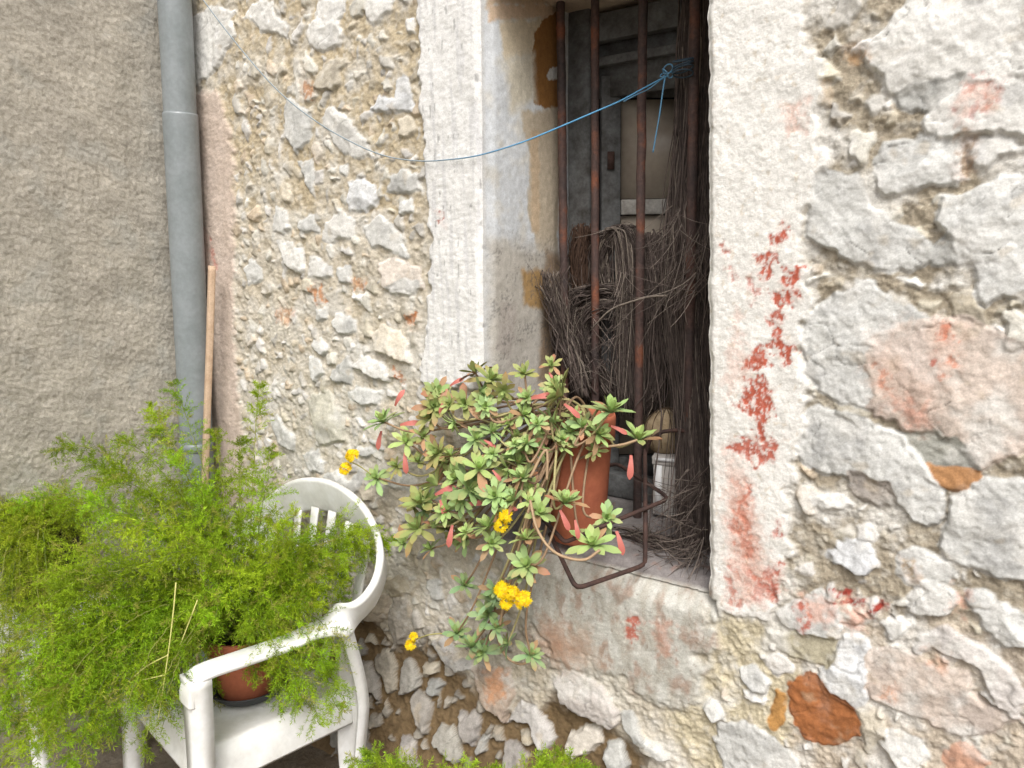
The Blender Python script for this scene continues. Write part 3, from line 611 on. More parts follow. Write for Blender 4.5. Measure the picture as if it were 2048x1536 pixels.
# the rubble goes on above and to the right of the traced part
for (xa, xb, za, zb2, n, r0, r1) in ((.03, 1.65, .03, 3.6, 420, .03, .15), (-2.5, .1, 2.66, 3.6, 300, .03, .11)):
    for q in range(n):
        x, z = rs.uniform(xa, xb), rs.uniform(za, zb2); r = r0 + (r1 - r0) * rs.random() ** 1.5
        k = min(np.searchsorted(zz, z), len(zz) - 1); i = min(np.searchsorted(XG[k], x), XG.shape[1] - 1)
        if occ[k, i] > -r * .7: continue
        a0 = rs.uniform(-.5, .5); el = rs.uniform(.5, .85); m = rs.integers(6, 9)
        ang = np.sort(rs.uniform(0, 2 * pi, m)); rr = r * rs.uniform(.75, 1.15, m); bx, bz = rr * np.cos(ang), rr * np.sin(ang) * el
        pl = [(x + u * cos(a0) - v * sin(a0), z + u * sin(a0) + v * cos(a0)) for u, v in zip(bx, bz)]
        s = window(pl, .04)
        if s is None: continue
        occ[s] = np.maximum(occ[s], sdf_poly(XG[s], ZG[s], pl))
        fills.append((pl, .018 + r * .25, [WH, LG, LG, BG, PK, GR][rs.integers(6)]))
occ[:] = -1
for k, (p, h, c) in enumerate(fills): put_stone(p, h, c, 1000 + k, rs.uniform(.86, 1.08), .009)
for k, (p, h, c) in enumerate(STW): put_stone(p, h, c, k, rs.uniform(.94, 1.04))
Hh = Hh * (.62 + .18 * zr + .25 * sstep(1150, 1350, PY) * (1 - zr))
# thin lime wash smeared over stones and joints alike
lw = np.clip(sstep(-.02, .35, fbm(XG, ZG, 8, 5, 28)) * (.50 + .22 * zr) + sstep(.1, .4, fbm(XG, ZG, 30, 4, 29)) * .25, 0, .75) * (1 - mud)
lw = lw * (1 - .85 * sstep(.18, .4, (C[..., 0] - C[..., 2]) / (C[..., 0] + .05) - .25))
C = blend(C, (.655, .645, .615), lw); Hh = Hh * (1 - .30 * lw) + .008 * .30 * lw
# lime plaster: strip right of the window, whitewashed strip left of it, patch under the sill, pink strip by the pipe
def plaster(poly, col, hgt, seed, soft=.012, amp=.03, keep=1.0):
    global C, Hh, grain
    m = mask(poly, soft, amp, seed, 22) * keep
    c = np.asarray(col) * (1 + .07 * f1 + .07 * f2 + .05 * f3)[..., None]
    C = C * (1 - m[..., None]) + c * m[..., None]
    Hh = Hh * (1 - m) + (hgt + .004 * f1 + .0024 * f2 + .0013 * f3 + .0009 * f4) * m
    grain = grain * (1 - m) + .8 * m
    return m
m = plaster([(1380,-80),(1600,-80),(1615,80),(1650,160),(1635,260),(1650,330),(1612,420),(1606,520),(1628,600),(1600,700),(1620,800),(1596,900),(1578,1000),(1588,1100),(1560,1180),(1530,1235),(1420,1222),(1380,1190)], (.73, .715, .68), .012, 71)
sp = sstep(.30, .46, fbm(XG, ZG, 55, 3, 72)) * m * .45
C = blend(C, (.55, .46, .34), sp)
m = plaster([(841,-80),(1000,-80),(1000,780),(846,765),(860,600),(868,480),(856,330),(846,200)], (.72, .715, .70), .018, 73, .008, .02)
st = sstep(.1, .5, pn(XG * 60, ZG * 5, 74) + .5 * pn(XG * 140, ZG * 9, 75)) * m
C = blend(C, (.53, .53, .54), st * .55); C = blend(C, (.10, .10, .10), sstep(.62, .72, pn(XG * 120, ZG * 22, 76)) * m * .5)
m = plaster([(370,190),(440,180),(470,300),(472,700),(490,900),(480,1010),(360,1010)], (.55, .45, .385), .010, 77, .015, .03, .9)
C = blend(C, (.62, .52, .45), sstep(0, .4, pn(XG * 40, ZG * 6, 78)) * m * .5)
m = plaster([(960,760),(1060,1080),(1300,1140),(1440,1190),(1428,1290),(1400,1400),(1330,1420),(1250,1365),(1130,1335),(1080,1290),(1040,1200),(940,1000)], (.43, .41, .36), .012, 79, .035, .075)
C = blend(C, (.54, .54, .50), sstep(-.1, .3, pn(XG * 34, ZG * 9, 80)) * m * .6)
C = blend(C, (.33, .23, .175), sstep(-.02, .42, fbm(XG * 1.6, ZG, 15, 5, 81)) * m * .75); C = blend(C, (.58, .57, .53), sstep(.05, .35, fbm(XG * 2, ZG, 20, 5, 83)) * m * .6); C = blend(C, (.24, .16, .12), sstep(.36, .5, fbm(XG, ZG * .7, 90, 3, 82)) * m * .5)
for k, (p, c, soft, stg) in enumerate(PAINT):
    mk = mask(p, soft * 1.3, .032 if soft < .01 else .035, 90 + k, 48)
    fl = sstep(-.12, .16, fbm(XG * 1.25, ZG * .8, 62, 5, 190 + k, .62) + .15) if soft < .01 else 1
    C = blend(C, c, np.clip(mk * stg * (.25 + .75 * fl) * (1 - .3 * sstep(.1, .5, f3)), 0, 1))
    if soft < .01: C = blend(C, PINK, np.clip(mask(p, .016, .03, 290 + k, 30) * .22 * (1 - mk), 0, 1))
    Hh = Hh - .0012 * mk * fl * (soft < .01)
# the wall foot leans out over its footing stones
Hh = Hh + 0.16 * np.clip((0.38 - ZG) / 0.38, 0, 1.3) ** 1.6
# soft arrises round the opening
ex = np.minimum(np.abs(XG - XL), np.abs(XG - XR)); inz = (ZG >= Z_SILL - .002) & (ZG <= Z_TOP)
ed = np.where(inz, ex, np.hypot(np.maximum(np.maximum(XL - XG, XG - XR), 0), np.where(ZG < Z_SILL, Z_SILL - ZG, ZG - Z_TOP)))
Hh = Hh - 0.012 * (1 - sstep(0, .02, ed)) ** 2
fe = np.where((ZG <= Z_SILL) & (XG > XL - .02) & (XG < XR + .02), Z_SILL - ZG, 9.0); Hh = Hh - .035 * (1 - sstep(0, .06, fe)) ** 2
YG = -Hh
nr, nc = XG.shape
idx = np.arange(nr * nc).reshape(nr, nc)
q = np.stack([idx[:-1, :-1], idx[:-1, 1:], idx[1:, 1:], idx[1:, :-1]], -1)
keep = np.ones(q.shape[:2], bool); keep[kS:kT, iL:iR] = False
Vw = np.stack([XG, YG, ZG], -1).reshape(-1, 3)
me = mesh_np('masonry', Vw, q[keep])
C = np.clip(C, .01, .80)
set_col(me, C.reshape(-1, 3)); set_float(me, grain.ravel(), 'grain')
house = thing('stone_house', 'old rubble stone house wall with whitewashed plaster round a deep barred window', 'house')
link('masonry', me, M_WALL, house)

# ---- reveals of the opening (share the edge points of the masonry)
DEPTH = 0.50
def reveal(edge_pts, edge_col, ny, dirfun, colfun, name):
    yy = np.linspace(0, 1, ny) ** 0.8
    E = np.asarray(edge_pts); n = len(E)
    V = np.zeros((n, ny, 3)); Cc = np.zeros((n, ny, 3))
    for j, t in enumerate(yy): V[:, j] = dirfun(E, t)
    Cc = colfun(V)
    Cc[:, 0] = edge_col; Cc[:, 1] = Cc[:, 1] * .5 + np.asarray(edge_col) * .5
    i = np.arange(n * ny).reshape(n, ny)
    Q = np.stack([i[:-1, :-1], i[:-1, 1:], i[1:, 1:], i[1:, :-1]], -1).reshape(-1, 4)
    m_ = mesh_np(name, V.reshape(-1, 3), Q)
    set_col(m_, np.clip(Cc, .01, .8).reshape(-1, 3)); set_float(m_, np.full(n * ny, .5), 'grain')
    return link(name, m_, M_WALL, house)
eL = Vw[idx[kS:kT + 1, iL]]; eR = Vw[idx[kS:kT + 1, iR]]; eB = Vw[idx[kS, iL:iR + 1]]; eT = Vw[idx[kT, iL:iR + 1]]
cL = C[kS:kT + 1, iL]; cR = C[kS:kT + 1, iR]; cB = C[kS, iL:iR + 1]; cT = C[kT, iL:iR + 1]
JAMB = [ # patches of bare render on the left jamb: outline, colour, softness
 ([(965,-40),(1115,-40),(1115,12),(965,14)],(.55,.42,.30),.006),([(965,14),(1115,12),(1112,38),(970,44)],(.62,.47,.34),.005),([(985,44),(1080,40),(1085,112),(995,120)],(.64,.55,.41),.01),
 ([(1112,18),(1112,215),(1090,222),(1056,207),(1052,150),(1050,125),(1055,72),(1075,40)],(.30,.145,.045),.0025),
 ([(1032,222),(1056,228),(1110,215),(1112,420),(1108,520),(1070,505),(1048,420),(1050,300),(1038,268)],(.55,.47,.36),.008),
 ([(1050,260),(1068,262),(1072,470),(1056,460)],(.58,.45,.31),.008),([(1000,120),(1055,110),(1060,200),(1010,230)],(.66,.61,.50),.02),
 ([(975,480),(1115,500),(1115,800),(975,800)],(.50,.47,.42),.04),([(1040,540),(1085,540),(1085,620),(1045,610)],(.42,.27,.12),.012),([(1085,500),(1140,520),(1140,800),(1075,760)],(.30,.22,.15),.02),
 ([(1000,600),(1030,610),(1020,720),(990,700)],(.44,.40,.36),.012),
]
def jamb_col(V):
    Y, Z = V[..., 1], V[..., 2]
    c = np.broadcast_to(np.array((.66, .685, .71)), Y.shape + (3,)).copy()
    g1 = fbm(Y, Z, 12, 4, 101); g2 = fbm(Y, Z, 60, 3, 102)
    c = blend(c, (.68, .64, .55), sstep(-.1, .4, g1) * .6)
    px, py, _ = proj(V)
    for k, (p, col, soft) in enumerate(JAMB):
        # outline carried onto the jamb face x = left edge
        pj = [(lambda P: (P[1], P[2]))(at(a, b, 0, -1.282)) for a, b in p]
        d = sdf_poly(Y + .004 * g2, Z + .006 * g2, pj) + (.016 * fbm(Y, Z, 26, 5, 110 + k, .6))
        c = blend(c, col, sstep(-soft, soft, d))
    mould = sstep(.22, .5, fbm(Y, Z, 95, 3, 105) + .8 * fbm(Y, Z, 14, 3, 106)) * sstep(1.75, 1.62, Z) * sstep(1.2, 1.35, Z)
    c = blend(c, (.13, .125, .12), mould * .5)
    hole = sdf_poly(Y, Z, [(lambda P: (P[1], P[2]))(at(a, b, 0, -1.282)) for a, b in [(1082,150),(1090,138),(1112,135),(1112,160),(1085,162)]]) + .006 * fbm(Y, Z, 80, 2, 107)
    c = blend(c, (.66, .65, .62), sstep(-.002, .002, hole))
    return c * (1 + .10 * g2)[..., None]
def dl(E, t):
    P = E.copy(); y0 = P[:, 1]
    P[:, 1] = y0 + (DEPTH - y0) * t
    n_ = .003 * pn(P[:, 1] * 7, P[:, 2] * 7, 111) + .0006 * pn(P[:, 1] * 50, P[:, 2] * 50, 112)
    P[:, 0] = P[:, 0] + (.010 * sin(min(t * 9, 1) * pi / 2) + n_) * min(t * 12, 1)
    return P
def dr(E, t):
    P = E.copy(); P[:, 1] = P[:, 1] + (DEPTH - P[:, 1]) * t
    P[:, 0] = P[:, 0] + (.010 * sin(min(t * 9, 1) * pi / 2) + .004 * pn(P[:, 1] * 9, P[:, 2] * 9, 113)) * min(t * 12, 1); return P
def db(E, t):
    P = E.copy(); P[:, 1] = P[:, 1] + (DEPTH - P[:, 1]) * t
    P[:, 2] = P[:, 2] + (.012 * sin(min(t * 9, 1) * pi / 2) + .05 * t + .006 * fbm(P[:, 0], P[:, 1], 14, 3, 114)) * min(t * 12, 1); return P
def dt(E, t):
    P = E.copy(); P[:, 1] = P[:, 1] + (DEPTH - P[:, 1]) * t
    P[:, 2] = P[:, 2] + (.004 * pn(P[:, 0] * 9, P[:, 1] * 9, 115) - .02 * t) * min(t * 12, 1); return P
reveal(eL, cL, 150, dl, jamb_col, 'window_jamb')
reveal(eR[::-1], cR[::-1], 60, dr, lambda V: np.broadcast_to(np.array((.6, .57, .52)), V.shape).copy() * (1 + .1 * fbm(V[..., 1], V[..., 2], 20, 3, 120))[..., None], 'window_jamb')
def sill_col(V):
    X, Y = V[..., 0], V[..., 1]
    c = np.broadcast_to(np.array((.235, .215, .21)), V.shape).copy() * (1 + .25 * fbm(X, Y, 18, 4, 121) + .15 * fbm(X, Y, 80, 3, 122))[..., None]
    return blend(c, (.32, .17, .12), sstep(.25, .5, fbm(X, Y, 24, 3, 123)) * .4)
reveal(eB[::-1], cB[::-1], 120, db, sill_col, 'window_sill')
reveal(eT, cT, 60, dt, lambda V: np.broadcast_to(np.array((.56, .46, .36)), V.shape).copy() * (1 + .12 * fbm(V[..., 0], V[..., 1], 20, 3, 124))[..., None], 'window_lintel')
def z_sill(x, y): return Z_SILL + .012 + .05 * (y / DEPTH)

# ---- dark room behind
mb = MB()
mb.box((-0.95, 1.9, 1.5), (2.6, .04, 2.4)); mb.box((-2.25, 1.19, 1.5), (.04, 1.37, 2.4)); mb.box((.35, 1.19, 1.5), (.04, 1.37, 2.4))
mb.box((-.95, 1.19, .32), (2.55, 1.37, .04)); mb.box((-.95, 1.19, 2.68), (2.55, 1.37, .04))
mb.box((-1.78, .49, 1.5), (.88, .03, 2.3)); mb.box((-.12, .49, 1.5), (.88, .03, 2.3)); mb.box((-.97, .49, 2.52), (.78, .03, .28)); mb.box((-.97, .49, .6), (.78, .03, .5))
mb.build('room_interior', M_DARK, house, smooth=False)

# ---- timber window: fixed frame and one casement standing open
def bev(o, wd=.004):
    b = o.modifiers.new('bevel', 'BEVEL'); b.width = wd; b.segments = 2; return o
yf = .425
mb = MB()
mb.box((-1.225, yf, 1.62), (.075, .06, 1.50)); mb.box((-.685, yf, 1.62), (.07, .06, 1.50)); mb.box((-.955, yf, 2.265), (.47, .056, .075)); mb.box((-.955, yf, .915), (.47, .056, .07))
fr = bev(mb.build('window_frame', M_WOODGREY, house, smooth=False))
mb = MB(); mb.box((-.955, yf + .018, 2.16), (.46, .012, .16)); mb.build('transom_panel', M_WOODGREY, fr, smooth=False)
for zt in (2.175,):
    mb = MB(); mb.box((-.955, yf - .005, zt), (.46, .03, .025)); bev(mb.build('transom', M_WOODGREY, fr, smooth=False), .003)
ca = radians(38); hx, hy = -1.175, yf + .012
Rz = np.array([[cos(ca), -sin(ca), 0], [sin(ca), cos(ca), 0], [0, 0, 1]])
def leaf(c, s, mbx): mbx.box(Rz @ np.array(c) + np.array([hx, hy, 0]), s, Rz)
mb = MB()
leaf((.030, 0, 1.53), (.058, .04, 1.22), mb); leaf((.465, 0, 1.53), (.055, .04, 1.22), mb)
leaf((.2475, 0, 2.11), (.377, .036, .06), mb); leaf((.2475, 0, .955), (.377, .036, .07), mb)
cs = bev(mb.build('casement', M_WOODGREY, house, smooth=False))
mb = MB(); leaf((.2475, -.003, 1.765), (.374, .03, .045), mb); bev(mb.build('glazing_bar', mat_plain('flaking_white_paint', (.52, .50, .46), .7, .25, 22, .001, .2, (.30, .28, .25)), cs, smooth=False), .003)
for z0, z1 in ((.995, 1.74), (1.79, 2.075)):
    mb = MB(); leaf((.2475, .004, (z0 + z1) / 2), (.372, .006, z1 - z0), mb); mb.build('pane', M_PANE, cs, smooth=False)
mb = MB(); leaf((.028, -.024, 1.90), (.02, .012, .05), mb); mb.build('hinge', M_RUST, cs, smooth=False)

# ---- iron grille
gr = bpy.data.objects.new('window_grille', None); COL.objects.link(gr); gr.parent = house
yb = .30
bars = [((1121,0),(1132,900),.0125),((1190,0),(1191,900),.0115),((1286,0),(1276,900),.0125),((1390,0),(1376,900),.0135)]
for k, (a, b, r) in enumerate(bars):
    A = at(*a, 1, yb); B = at(*b, 1, yb)
    d = (A - B) / (A[2] - B[2])
    zt, zb_ = 2.34, z_sill(0, yb) - .02
    n = 120; z = np.linspace(zb_, zt, n)
    P = B + d * (z - B[2])[:, None]
    P[:, 0] += .0012 * pn(z * 12, z * 0 + k * 3.1, 131); P[:, 1] += .0012 * pn(z * 12, z * 0 + k * 5.7, 132)
    mb = MB(); tube(mb, P, r * (1 + .07 * pn(z * 45, z * 0 + k, 133)), 12)
    mb.build('bar', M_RUST2, gr)
P = np.array([[-.705, yb, z_sill(0, yb) - .02], [-.712, yb, 1.6], [-.722, yb, 2.34]])
mb = MB(); tube(mb, resample(P, 30), .0125, 12); mb.build('bar', M_RUST2, gr)

# ------------------------------------------------------------------ neighbouring stucco wall (meets the stone wall at the pipe)
ny_, nz_ = 300, 900
yy = np.concatenate([np.linspace(.06, -.75, 240), np.linspace(-.75, -3.2, 61)[1:]]); zs = np.linspace(-.03, 3.4, nz_)
YS, ZS = np.meshgrid(yy, zs)
_pa = at(349, 0, 1, -.085); _pb = at(384, 700, 1, -.085)
XST = _pb[0] - .066 + (_pa[0] - _pb[0]) / (_pa[2] - _pb[2]) * (ZS - _pb[2])
a = radians(24); u_ = YS * cos(a) - ZS * sin(a); v_ = YS * sin(a) + ZS * cos(a)
hs_ = .006 * fbm(YS, ZS, 5, 3, 141) + .004 * fbm(u_, v_ * 1.9, 16, 6, 142, .62) + .0030 * fbm(YS, ZS, 70, 4, 144, .7)
Cs = np.broadcast_to(np.array((.475, .44, .38)), YS.shape + (3,)) * (1 + .12 * fbm(YS, ZS, 4, 3, 145) + .10 * pn(u_ * 70, v_ * 95, 143) + .14 * pn(YS * 170, ZS * 170, 146))[..., None]
Cs = Cs * (1 + .16 * pn(u_ * 5, v_ * 13, 153) + .10 * pn(u_ * 14, v_ * 34, 154))[..., None]
Cs = blend(Cs, (.36, .34, .29), sstep(.12, .5, fbm(YS * 1.6, ZS * .6, 5, 5, 149)) * .5)
Cs = blend(Cs, (.30, .26, .20), sstep(.55, .05, ZS) * .5)
Cs = blend(Cs, (.17, .15, .13), sstep(.014, .0, np.abs(pn(YS * 3.1 + .5 * pn(YS * 14, ZS * 14, 151), ZS * 2.2, 150))) * sstep(0, .3, pn(YS * 3, ZS * 3, 152)) * .45)
Cs = blend(Cs, (.47, .46, .42), sstep(.1, .4, fbm(YS, ZS, 7, 3, 147)) * .5)
i_ = np.arange(YS.size).reshape(YS.shape)
me = mesh_np('stucco_wall', np.stack([XST + hs_, YS, ZS], -1).reshape(-1, 3), np.stack([i_[:-1, :-1], i_[1:, :-1], i_[1:, 1:], i_[:-1, 1:]], -1).reshape(-1, 4))
set_col(me, np.clip(Cs, .02, .7).reshape(-1, 3)); set_float(me, np.full(YS.size, 1.0), 'grain')
tag(link('stucco_wall', me, M_STUCCO), 'coarse grey-brown stucco side wall at the left behind the drainpipe', 'wall')

# ------------------------------------------------------------------ ground
mg, t, b, out = new_mat('packed_earth_paving')
co = objco(t); n1 = noise(t, 3, 6, .6, co); n2 = noise(t, 60, 5, .65, co)
t.links.new(mul(t, ramp(t, n1.outputs[0], [(.35, (.13, .095, .06)), (.65, (.24, .21, .17))]).outputs[0], ramp(t, n2.outputs[0], [(.3, (.6,) * 3), (.7, (1.1,) * 3)]).outputs[0]), b.inputs['Base Color'])
b.inputs['Roughness'].default_value = .95; bump(t, b, [(n2.outputs[0], .006), (n1.outputs[0], .01)])
mb = MB(); mb.add([(-90, -120, 0), (90, -120, 0), (90, 60, 0), (-90, 60, 0)], [[0, 1, 2, 3]])
tag(mb.build('ground', mg, smooth=False), kind='structure')

# ------------------------------------------------------------------ drainpipe, stick, cord
dp = thing('drainpipe', 'grey plastic drainpipe in the corner between stucco and stone wall', 'drainpipe', (-2.66, -.09, 0))
y_p = -.085
A = at(349, 0, 1, y_p); J = at(362, 226, 1, y_p); B = at(384, 700, 1, y_p)
dirn = (A - B) / (A[2] - B[2])
def on_pipe(z): return B + dirn * (z - B[2])
r_p = .0565
loc = np.array(dp.location)
mb = MB(); Pz = np.array([on_pipe(z) for z in np.linspace(J[2] - .06, 3.4, 40)]) - loc; tube(mb, Pz, r_p - .003, 40); mb.build('upper_pipe', M_PVC, dp)
zz2 = np.concatenate([np.linspace(0, J[2] - .012, 40), [J[2] - .006, J[2] - .002, J[2]]])
rr = np.full(len(zz2), r_p + .001); rr[-2] = r_p; rr[-1] = r_p - .0025
mb = MB(); tube(mb, np.array([on_pipe(z) for z in zz2]) - loc, rr, 40); mb.build('lower_pipe', M_PVC, dp)
mb = MB(); zc = .95; ring = np.array([on_pipe(zc + d_) for d_ in (-.016, -.014, .014, .016)]) - loc
tube(mb, ring, [r_p + .001, r_p + .004, r_p + .004, r_p + .001], 40, closed_ends=False); mb.build('pipe_clip', M_PVC, dp)

mb = MB(); a_ = at(424, 532, 1, -.075); b_ = at(411, 910, 1, -.10); d_ = (b_ - a_) / (b_[2] - a_[2])
foot = a_ + d_ * (0.0 - a_[2]); Ps = resample([a_, (a_ + b_) / 2 + [.002, 0, 0], foot], 40)
sweep(mb, Ps, (0.3, 1, 0), .0135, .011, rnd=.3)
tag(mb.build('wooden_stake', M_WOODPALE), 'pale bare wooden stake leaning in the corner right of the drainpipe', 'stake')

cord = thing('blue_cord', 'thin blue cord sagging across the wall to a knot on the window bars', 'cord', tuple(at(1338, 150, 1, .27)))
cl_ = np.array(cord.location)
cp = [(392,-20,-.06),(440,45,-.055),(500,120,-.055),(565,190,-.05),(640,248,-.055),(715,290,-.05),(775,313,-.045),(840,322,-.03),(900,319,-.03),(960,310,-.028),(1040,286,.02),(1110,258,.07),(1180,228,.14),(1240,202,.2),(1290,175,.245),(1338,150,.27)]
P = np.array([at(x, y, 1, d) for x, y, d in cp]) - cl_
Pr = resample(P, 150); tt = np.linspace(0, 1, 150)
mb = MB(); kc = sstep(.42, .72, tt)[:, None]
tube(mb, Pr, .0019 + .0003 * sstep(.5, .8, tt), 6, C=np.array((.25, .30, .33)) * (1 - kc) + np.array((.085, .26, .44)) * kc); mb.build('strand', M_STEM, cord)
P = np.array([at(x, y, 1, d) for x, y, d in [(1247,203,.235),(1270,191,.245),(1300,176,.255),(1330,152,.265)]]) - cl_
mb = MB(); tube(mb, resample(P, 30), .0018, 6); mb.build('loose_end', M_CORD, cord)
P = np.array([at(x, y, 1, d) for x, y, d in [(1330,156,.262),(1326,180,.255),(1319,230,.25),(1312,270,.25),(1306,305,.25)]]) - cl_
mb = MB(); tube(mb, resample(P, 30), .002, 6); mb.build('loose_end', M_CORD, cord)
mb = MB()
for k in range(4):
    th = np.linspace(0, 2 * pi, 28); c_ = at(1336 + (k - 2) * 5, 150 - (k % 3) * 6, 1, .268) - cl_
    ax = RNG.normal(size=3); ax /= np.linalg.norm(ax); e1 = np.cross(ax, [0, 0, 1]); e1 /= np.linalg.norm(e1); e2 = np.cross(ax, e1)
    tube(mb, c_ + (.007 + .003 * (k % 3)) * (np.cos(th)[:, None] * e1 + np.sin(th)[:, None] * e2), .002, 6)
mb.build('knot', M_CORD, cord)

# ------------------------------------------------------------------ dry twig bundles behind and on the bars
def twigs(name, label, path, width, count, parent_loc=None, r=.0013, col=(.085, .066, .058), lite=.16, jit=.35, n=16, seed=1, spray=None, cat='twigs', flat=.5, wobble=.028):
    rg = np.random.default_rng(seed)
    P0 = np.array([at(*p) if len(p) == 4 else p for p in [(a, b, 1, c) for a, b, c in path]])
    root = thing(name, label, cat, tuple(P0[0]))
    base = P0[0]
    m = len(P0); W = np.broadcast_to(np.asarray(width, float), (m,))
    mbs = MB()
    for q in range(count):
        ang = rg.uniform(0, 2 * pi); rad = sqrt(rg.random())
        o = np.stack([cos(ang) * rad * W, sin(ang) * rad * W * flat, np.zeros(m)], -1)
        o += rg.normal(size=(m, 3)) * (W * jit)[:, None] * np.array([.5, .3, .4])
        s0, s1 = sorted((rg.uniform(-.02, .35), rg.uniform(.65, 1.02)))
        if rg.random() < .5: s0, s1 = 0, 1
        R = resample(P0 + o, 60)
        ph = rg.uniform(0, 50, 3); tw_ = np.linspace(0, 1, 60); R = R + np.stack([pn(tw_ * 3.2 + ph[a_], tw_ * 0 + ph[a_], 7 + a_) for a_ in range(3)], -1) * wobble * rg.uniform(.3, 1.6) * np.array([1, .6, .5])
        i0, i1 = int(np.clip(s0, 0, 1) * 59), int(np.clip(s1, 0, 1) * 59)
        if rg.random() < .12: R = R + np.outer(np.linspace(0, 1, 60) ** 2, rg.normal(size=3) * np.array([.05, .03, .03]))
        R = R[i0:i1 + 1]; R = R[np.linspace(0, len(R) - 1, n).astype(int)] if len(R) >= n else R
        if len(R) < 4: continue
        c = np.array(col) * rg.uniform(.55, 1.5)
        if rg.random() < lite: c = np.array((.24, .20, .165)) * rg.uniform(.6, 1.25)
        tube(mbs, R - base, r * (.5 + 2.2 * rg.random() ** 3) * np.linspace(1.15, .55, len(R)), 4, C=c)
    if spray:
        for (px, py, y, dx, dy, L, cnt) in spray:
            for q in range(cnt):
                o = at(px + rg.normal() * 14, py + rg.normal() * 22, 1, y + rg.normal() * .015) - base
                d = np.array([dx, -.25, dy]) + rg.normal(size=3) * .35; d /= np.linalg.norm(d)
                L_ = L * rg.uniform(.4, 1.2); tq = np.linspace(0, 1, 10)[:, None]
                bend = rg.normal(size=3) * .25
                c = np.array((.20, .165, .14)) * rg.uniform(.5, 1.3) if rg.random() < .45 else np.array(col) * rg.uniform(.8, 1.6)
                tube(mbs, o + L_ * (tq * d + tq ** 2 * bend), r * rg.uniform(.5, 1.1) * np.linspace(1, .5, 10), 4, C=c)
    mbs.build('stalks', M_TWIG, root)
    return root
tw = twigs('twig_bundle', 'long upright bundle of dry twigs hanging down the right side of the barred window', [(1392,-30,.35),(1388,90,.35),(1386,220,.35),(1384,330,.345),(1380,440,.335),(1374,560,.325),(1378,700,.32),(1390,840,.30),(1392,1000,.235),(1386,1170,.17)],
      [.036,.036,.040,.050,.062,.066,.062,.052,.052,.050], 640, n=20, seed=11, jit=.30, lite=.10,
      flat=.32, wobble=.02, spray=[(1350,430,.235,-.3,-.8,.14,22),(1345,520,.26,-.2,-.9,.2,14),(1350,600,.27,.3,.9,.2,14),(1400,470,.22,.1,-.9,.16,26),(1385,560,.22,-.5,-.7,.14,22),(1395,980,.16,-.5,-.6,.10,40),(1385,1060,.13,-.4,-.7,.09,45),(1400,1090,.10,-.5,-.7,.12,30),(1370,1010,.17,-.9,-.15,.14,18)])
mb = MB()
for k in range(4):
    c_ = at(1366, 120 + k * 9, 1, .268) - np.array(tw.location); th = np.linspace(0, 2 * pi, 26)
    tube(mb, c_ + np.stack([.026 * np.cos(th), .018 * np.sin(th), .006 * np.sin(th + k)], -1), .0022, 5)
mb.build('cord_tie', mat_plain('dark_blue_twine', (.05, .085, .12), .7, .2, 60), tw)
twigs('twig_coil', 'wide arched coil of dry twigs bulging out between the left bars', [(1165,800,.36),(1142,740,.345),(1125,680,.34),(1128,625,.335),(1152,592,.335),(1190,578,.335),(1228,580,.345),(1252,610,.36),(1262,690,.37),(1262,810,.37)],
      [.034,.034,.032,.028,.025,.023,.025,.028,.032,.036], 330, seed=12, lite=.20, jit=.26, wobble=.034, spray=[(1150,600,.32,-.3,.5,.09,12),(1200,640,.3,.5,-.6,.10,14),(1180,720,.3,.4,-.5,.09,14)], cat='twig coil')
twigs('twig_coil', 'small inner coil of dry twigs nested under the arched coil', [(1215,790,.35),(1190,740,.34),(1170,690,.325),(1166,650,.32),(1184,618,.315),(1215,605,.325),(1248,610,.35)],
      [.034,.032,.028,.025,.022,.022,.026], 240, seed=13, lite=.22, jit=.26, wobble=.03, spray=[(1200,730,.29,.6,-.2,.08,12),(1230,660,.3,-.3,-.8,.1,12)], cat='twig coil')
twigs('twig_hank', 'tall looped hank of pale-topped dry twigs hung behind the third bar', [(1206,590,.36),(1200,545,.355),(1203,500,.35),(1222,468,.345),(1243,458,.34),(1256,480,.335),(1262,560,.335),(1260,660,.335),(1262,760,.335),(1262,830,.335)],
      [.024,.022,.020,.019,.022,.03,.034,.036,.04,.042], 380, seed=14, lite=.25, jit=.3, cat='twig hank', spray=[(1250,560,.3,.2,-.9,.12,14),(1230,470,.33,-.6,-.3,.07,10)])
twigs('twig_hank', 'dark drooping hank of twigs between the third bar and the right-hand bundle', [(1300,470,.36),(1304,540,.35),(1306,620,.35),(1306,700,.35),(1300,780,.355),(1285,825,.36)],
      [.02,.03,.034,.036,.04,.03], 380, seed=15, lite=.05, jit=.3, cat='twig hank')
twigs('twig_hank', 'reddish brown twigs standing between the two left bars', [(1163,455,.37),(1163,520,.365),(1166,600,.36),(1172,700,.365),(1190,800,.37)],
      [.022,.03,.032,.036,.05], 340, seed=16, lite=.03, jit=.3, col=(.066, .040, .028), cat='twig hank')
twigs('twig_sheaf', 'sheaf of thin twigs fanning up beside the left jamb', [(1168,790,.27),(1148,730,.26),(1128,670,.25),(1112,620,.24),(1104,575,.235),(1098,545,.23)],
      [.012,.016,.02,.022,.024,.03], 150, seed=17, lite=.25, jit=.35, cat='twig sheaf', spray=[(1128,640,.23,-.2,.9,.10,24),(1165,720,.25,.25,-.8,.06,12),(1195,740,.27,-.5,-.6,.07,10)])
ft = twigs('fallen_twigs', 'loose broken twigs scattered on the sill below the upright bundle', [(1225,1062,.20),(1290,1075,.19),(1350,1090,.17),(1400,1110,.13)], [.03,.04,.045,.03], 60, seed=19, lite=.3, jit=.6, flat=1.2, wobble=.03, cat='twigs', spray=[(1330,1100,.13,-.9,.0,.08,40),(1380,1120,.1,-.6,-.1,.08,30),(1290,1085,.17,.6,0,.07,22)])
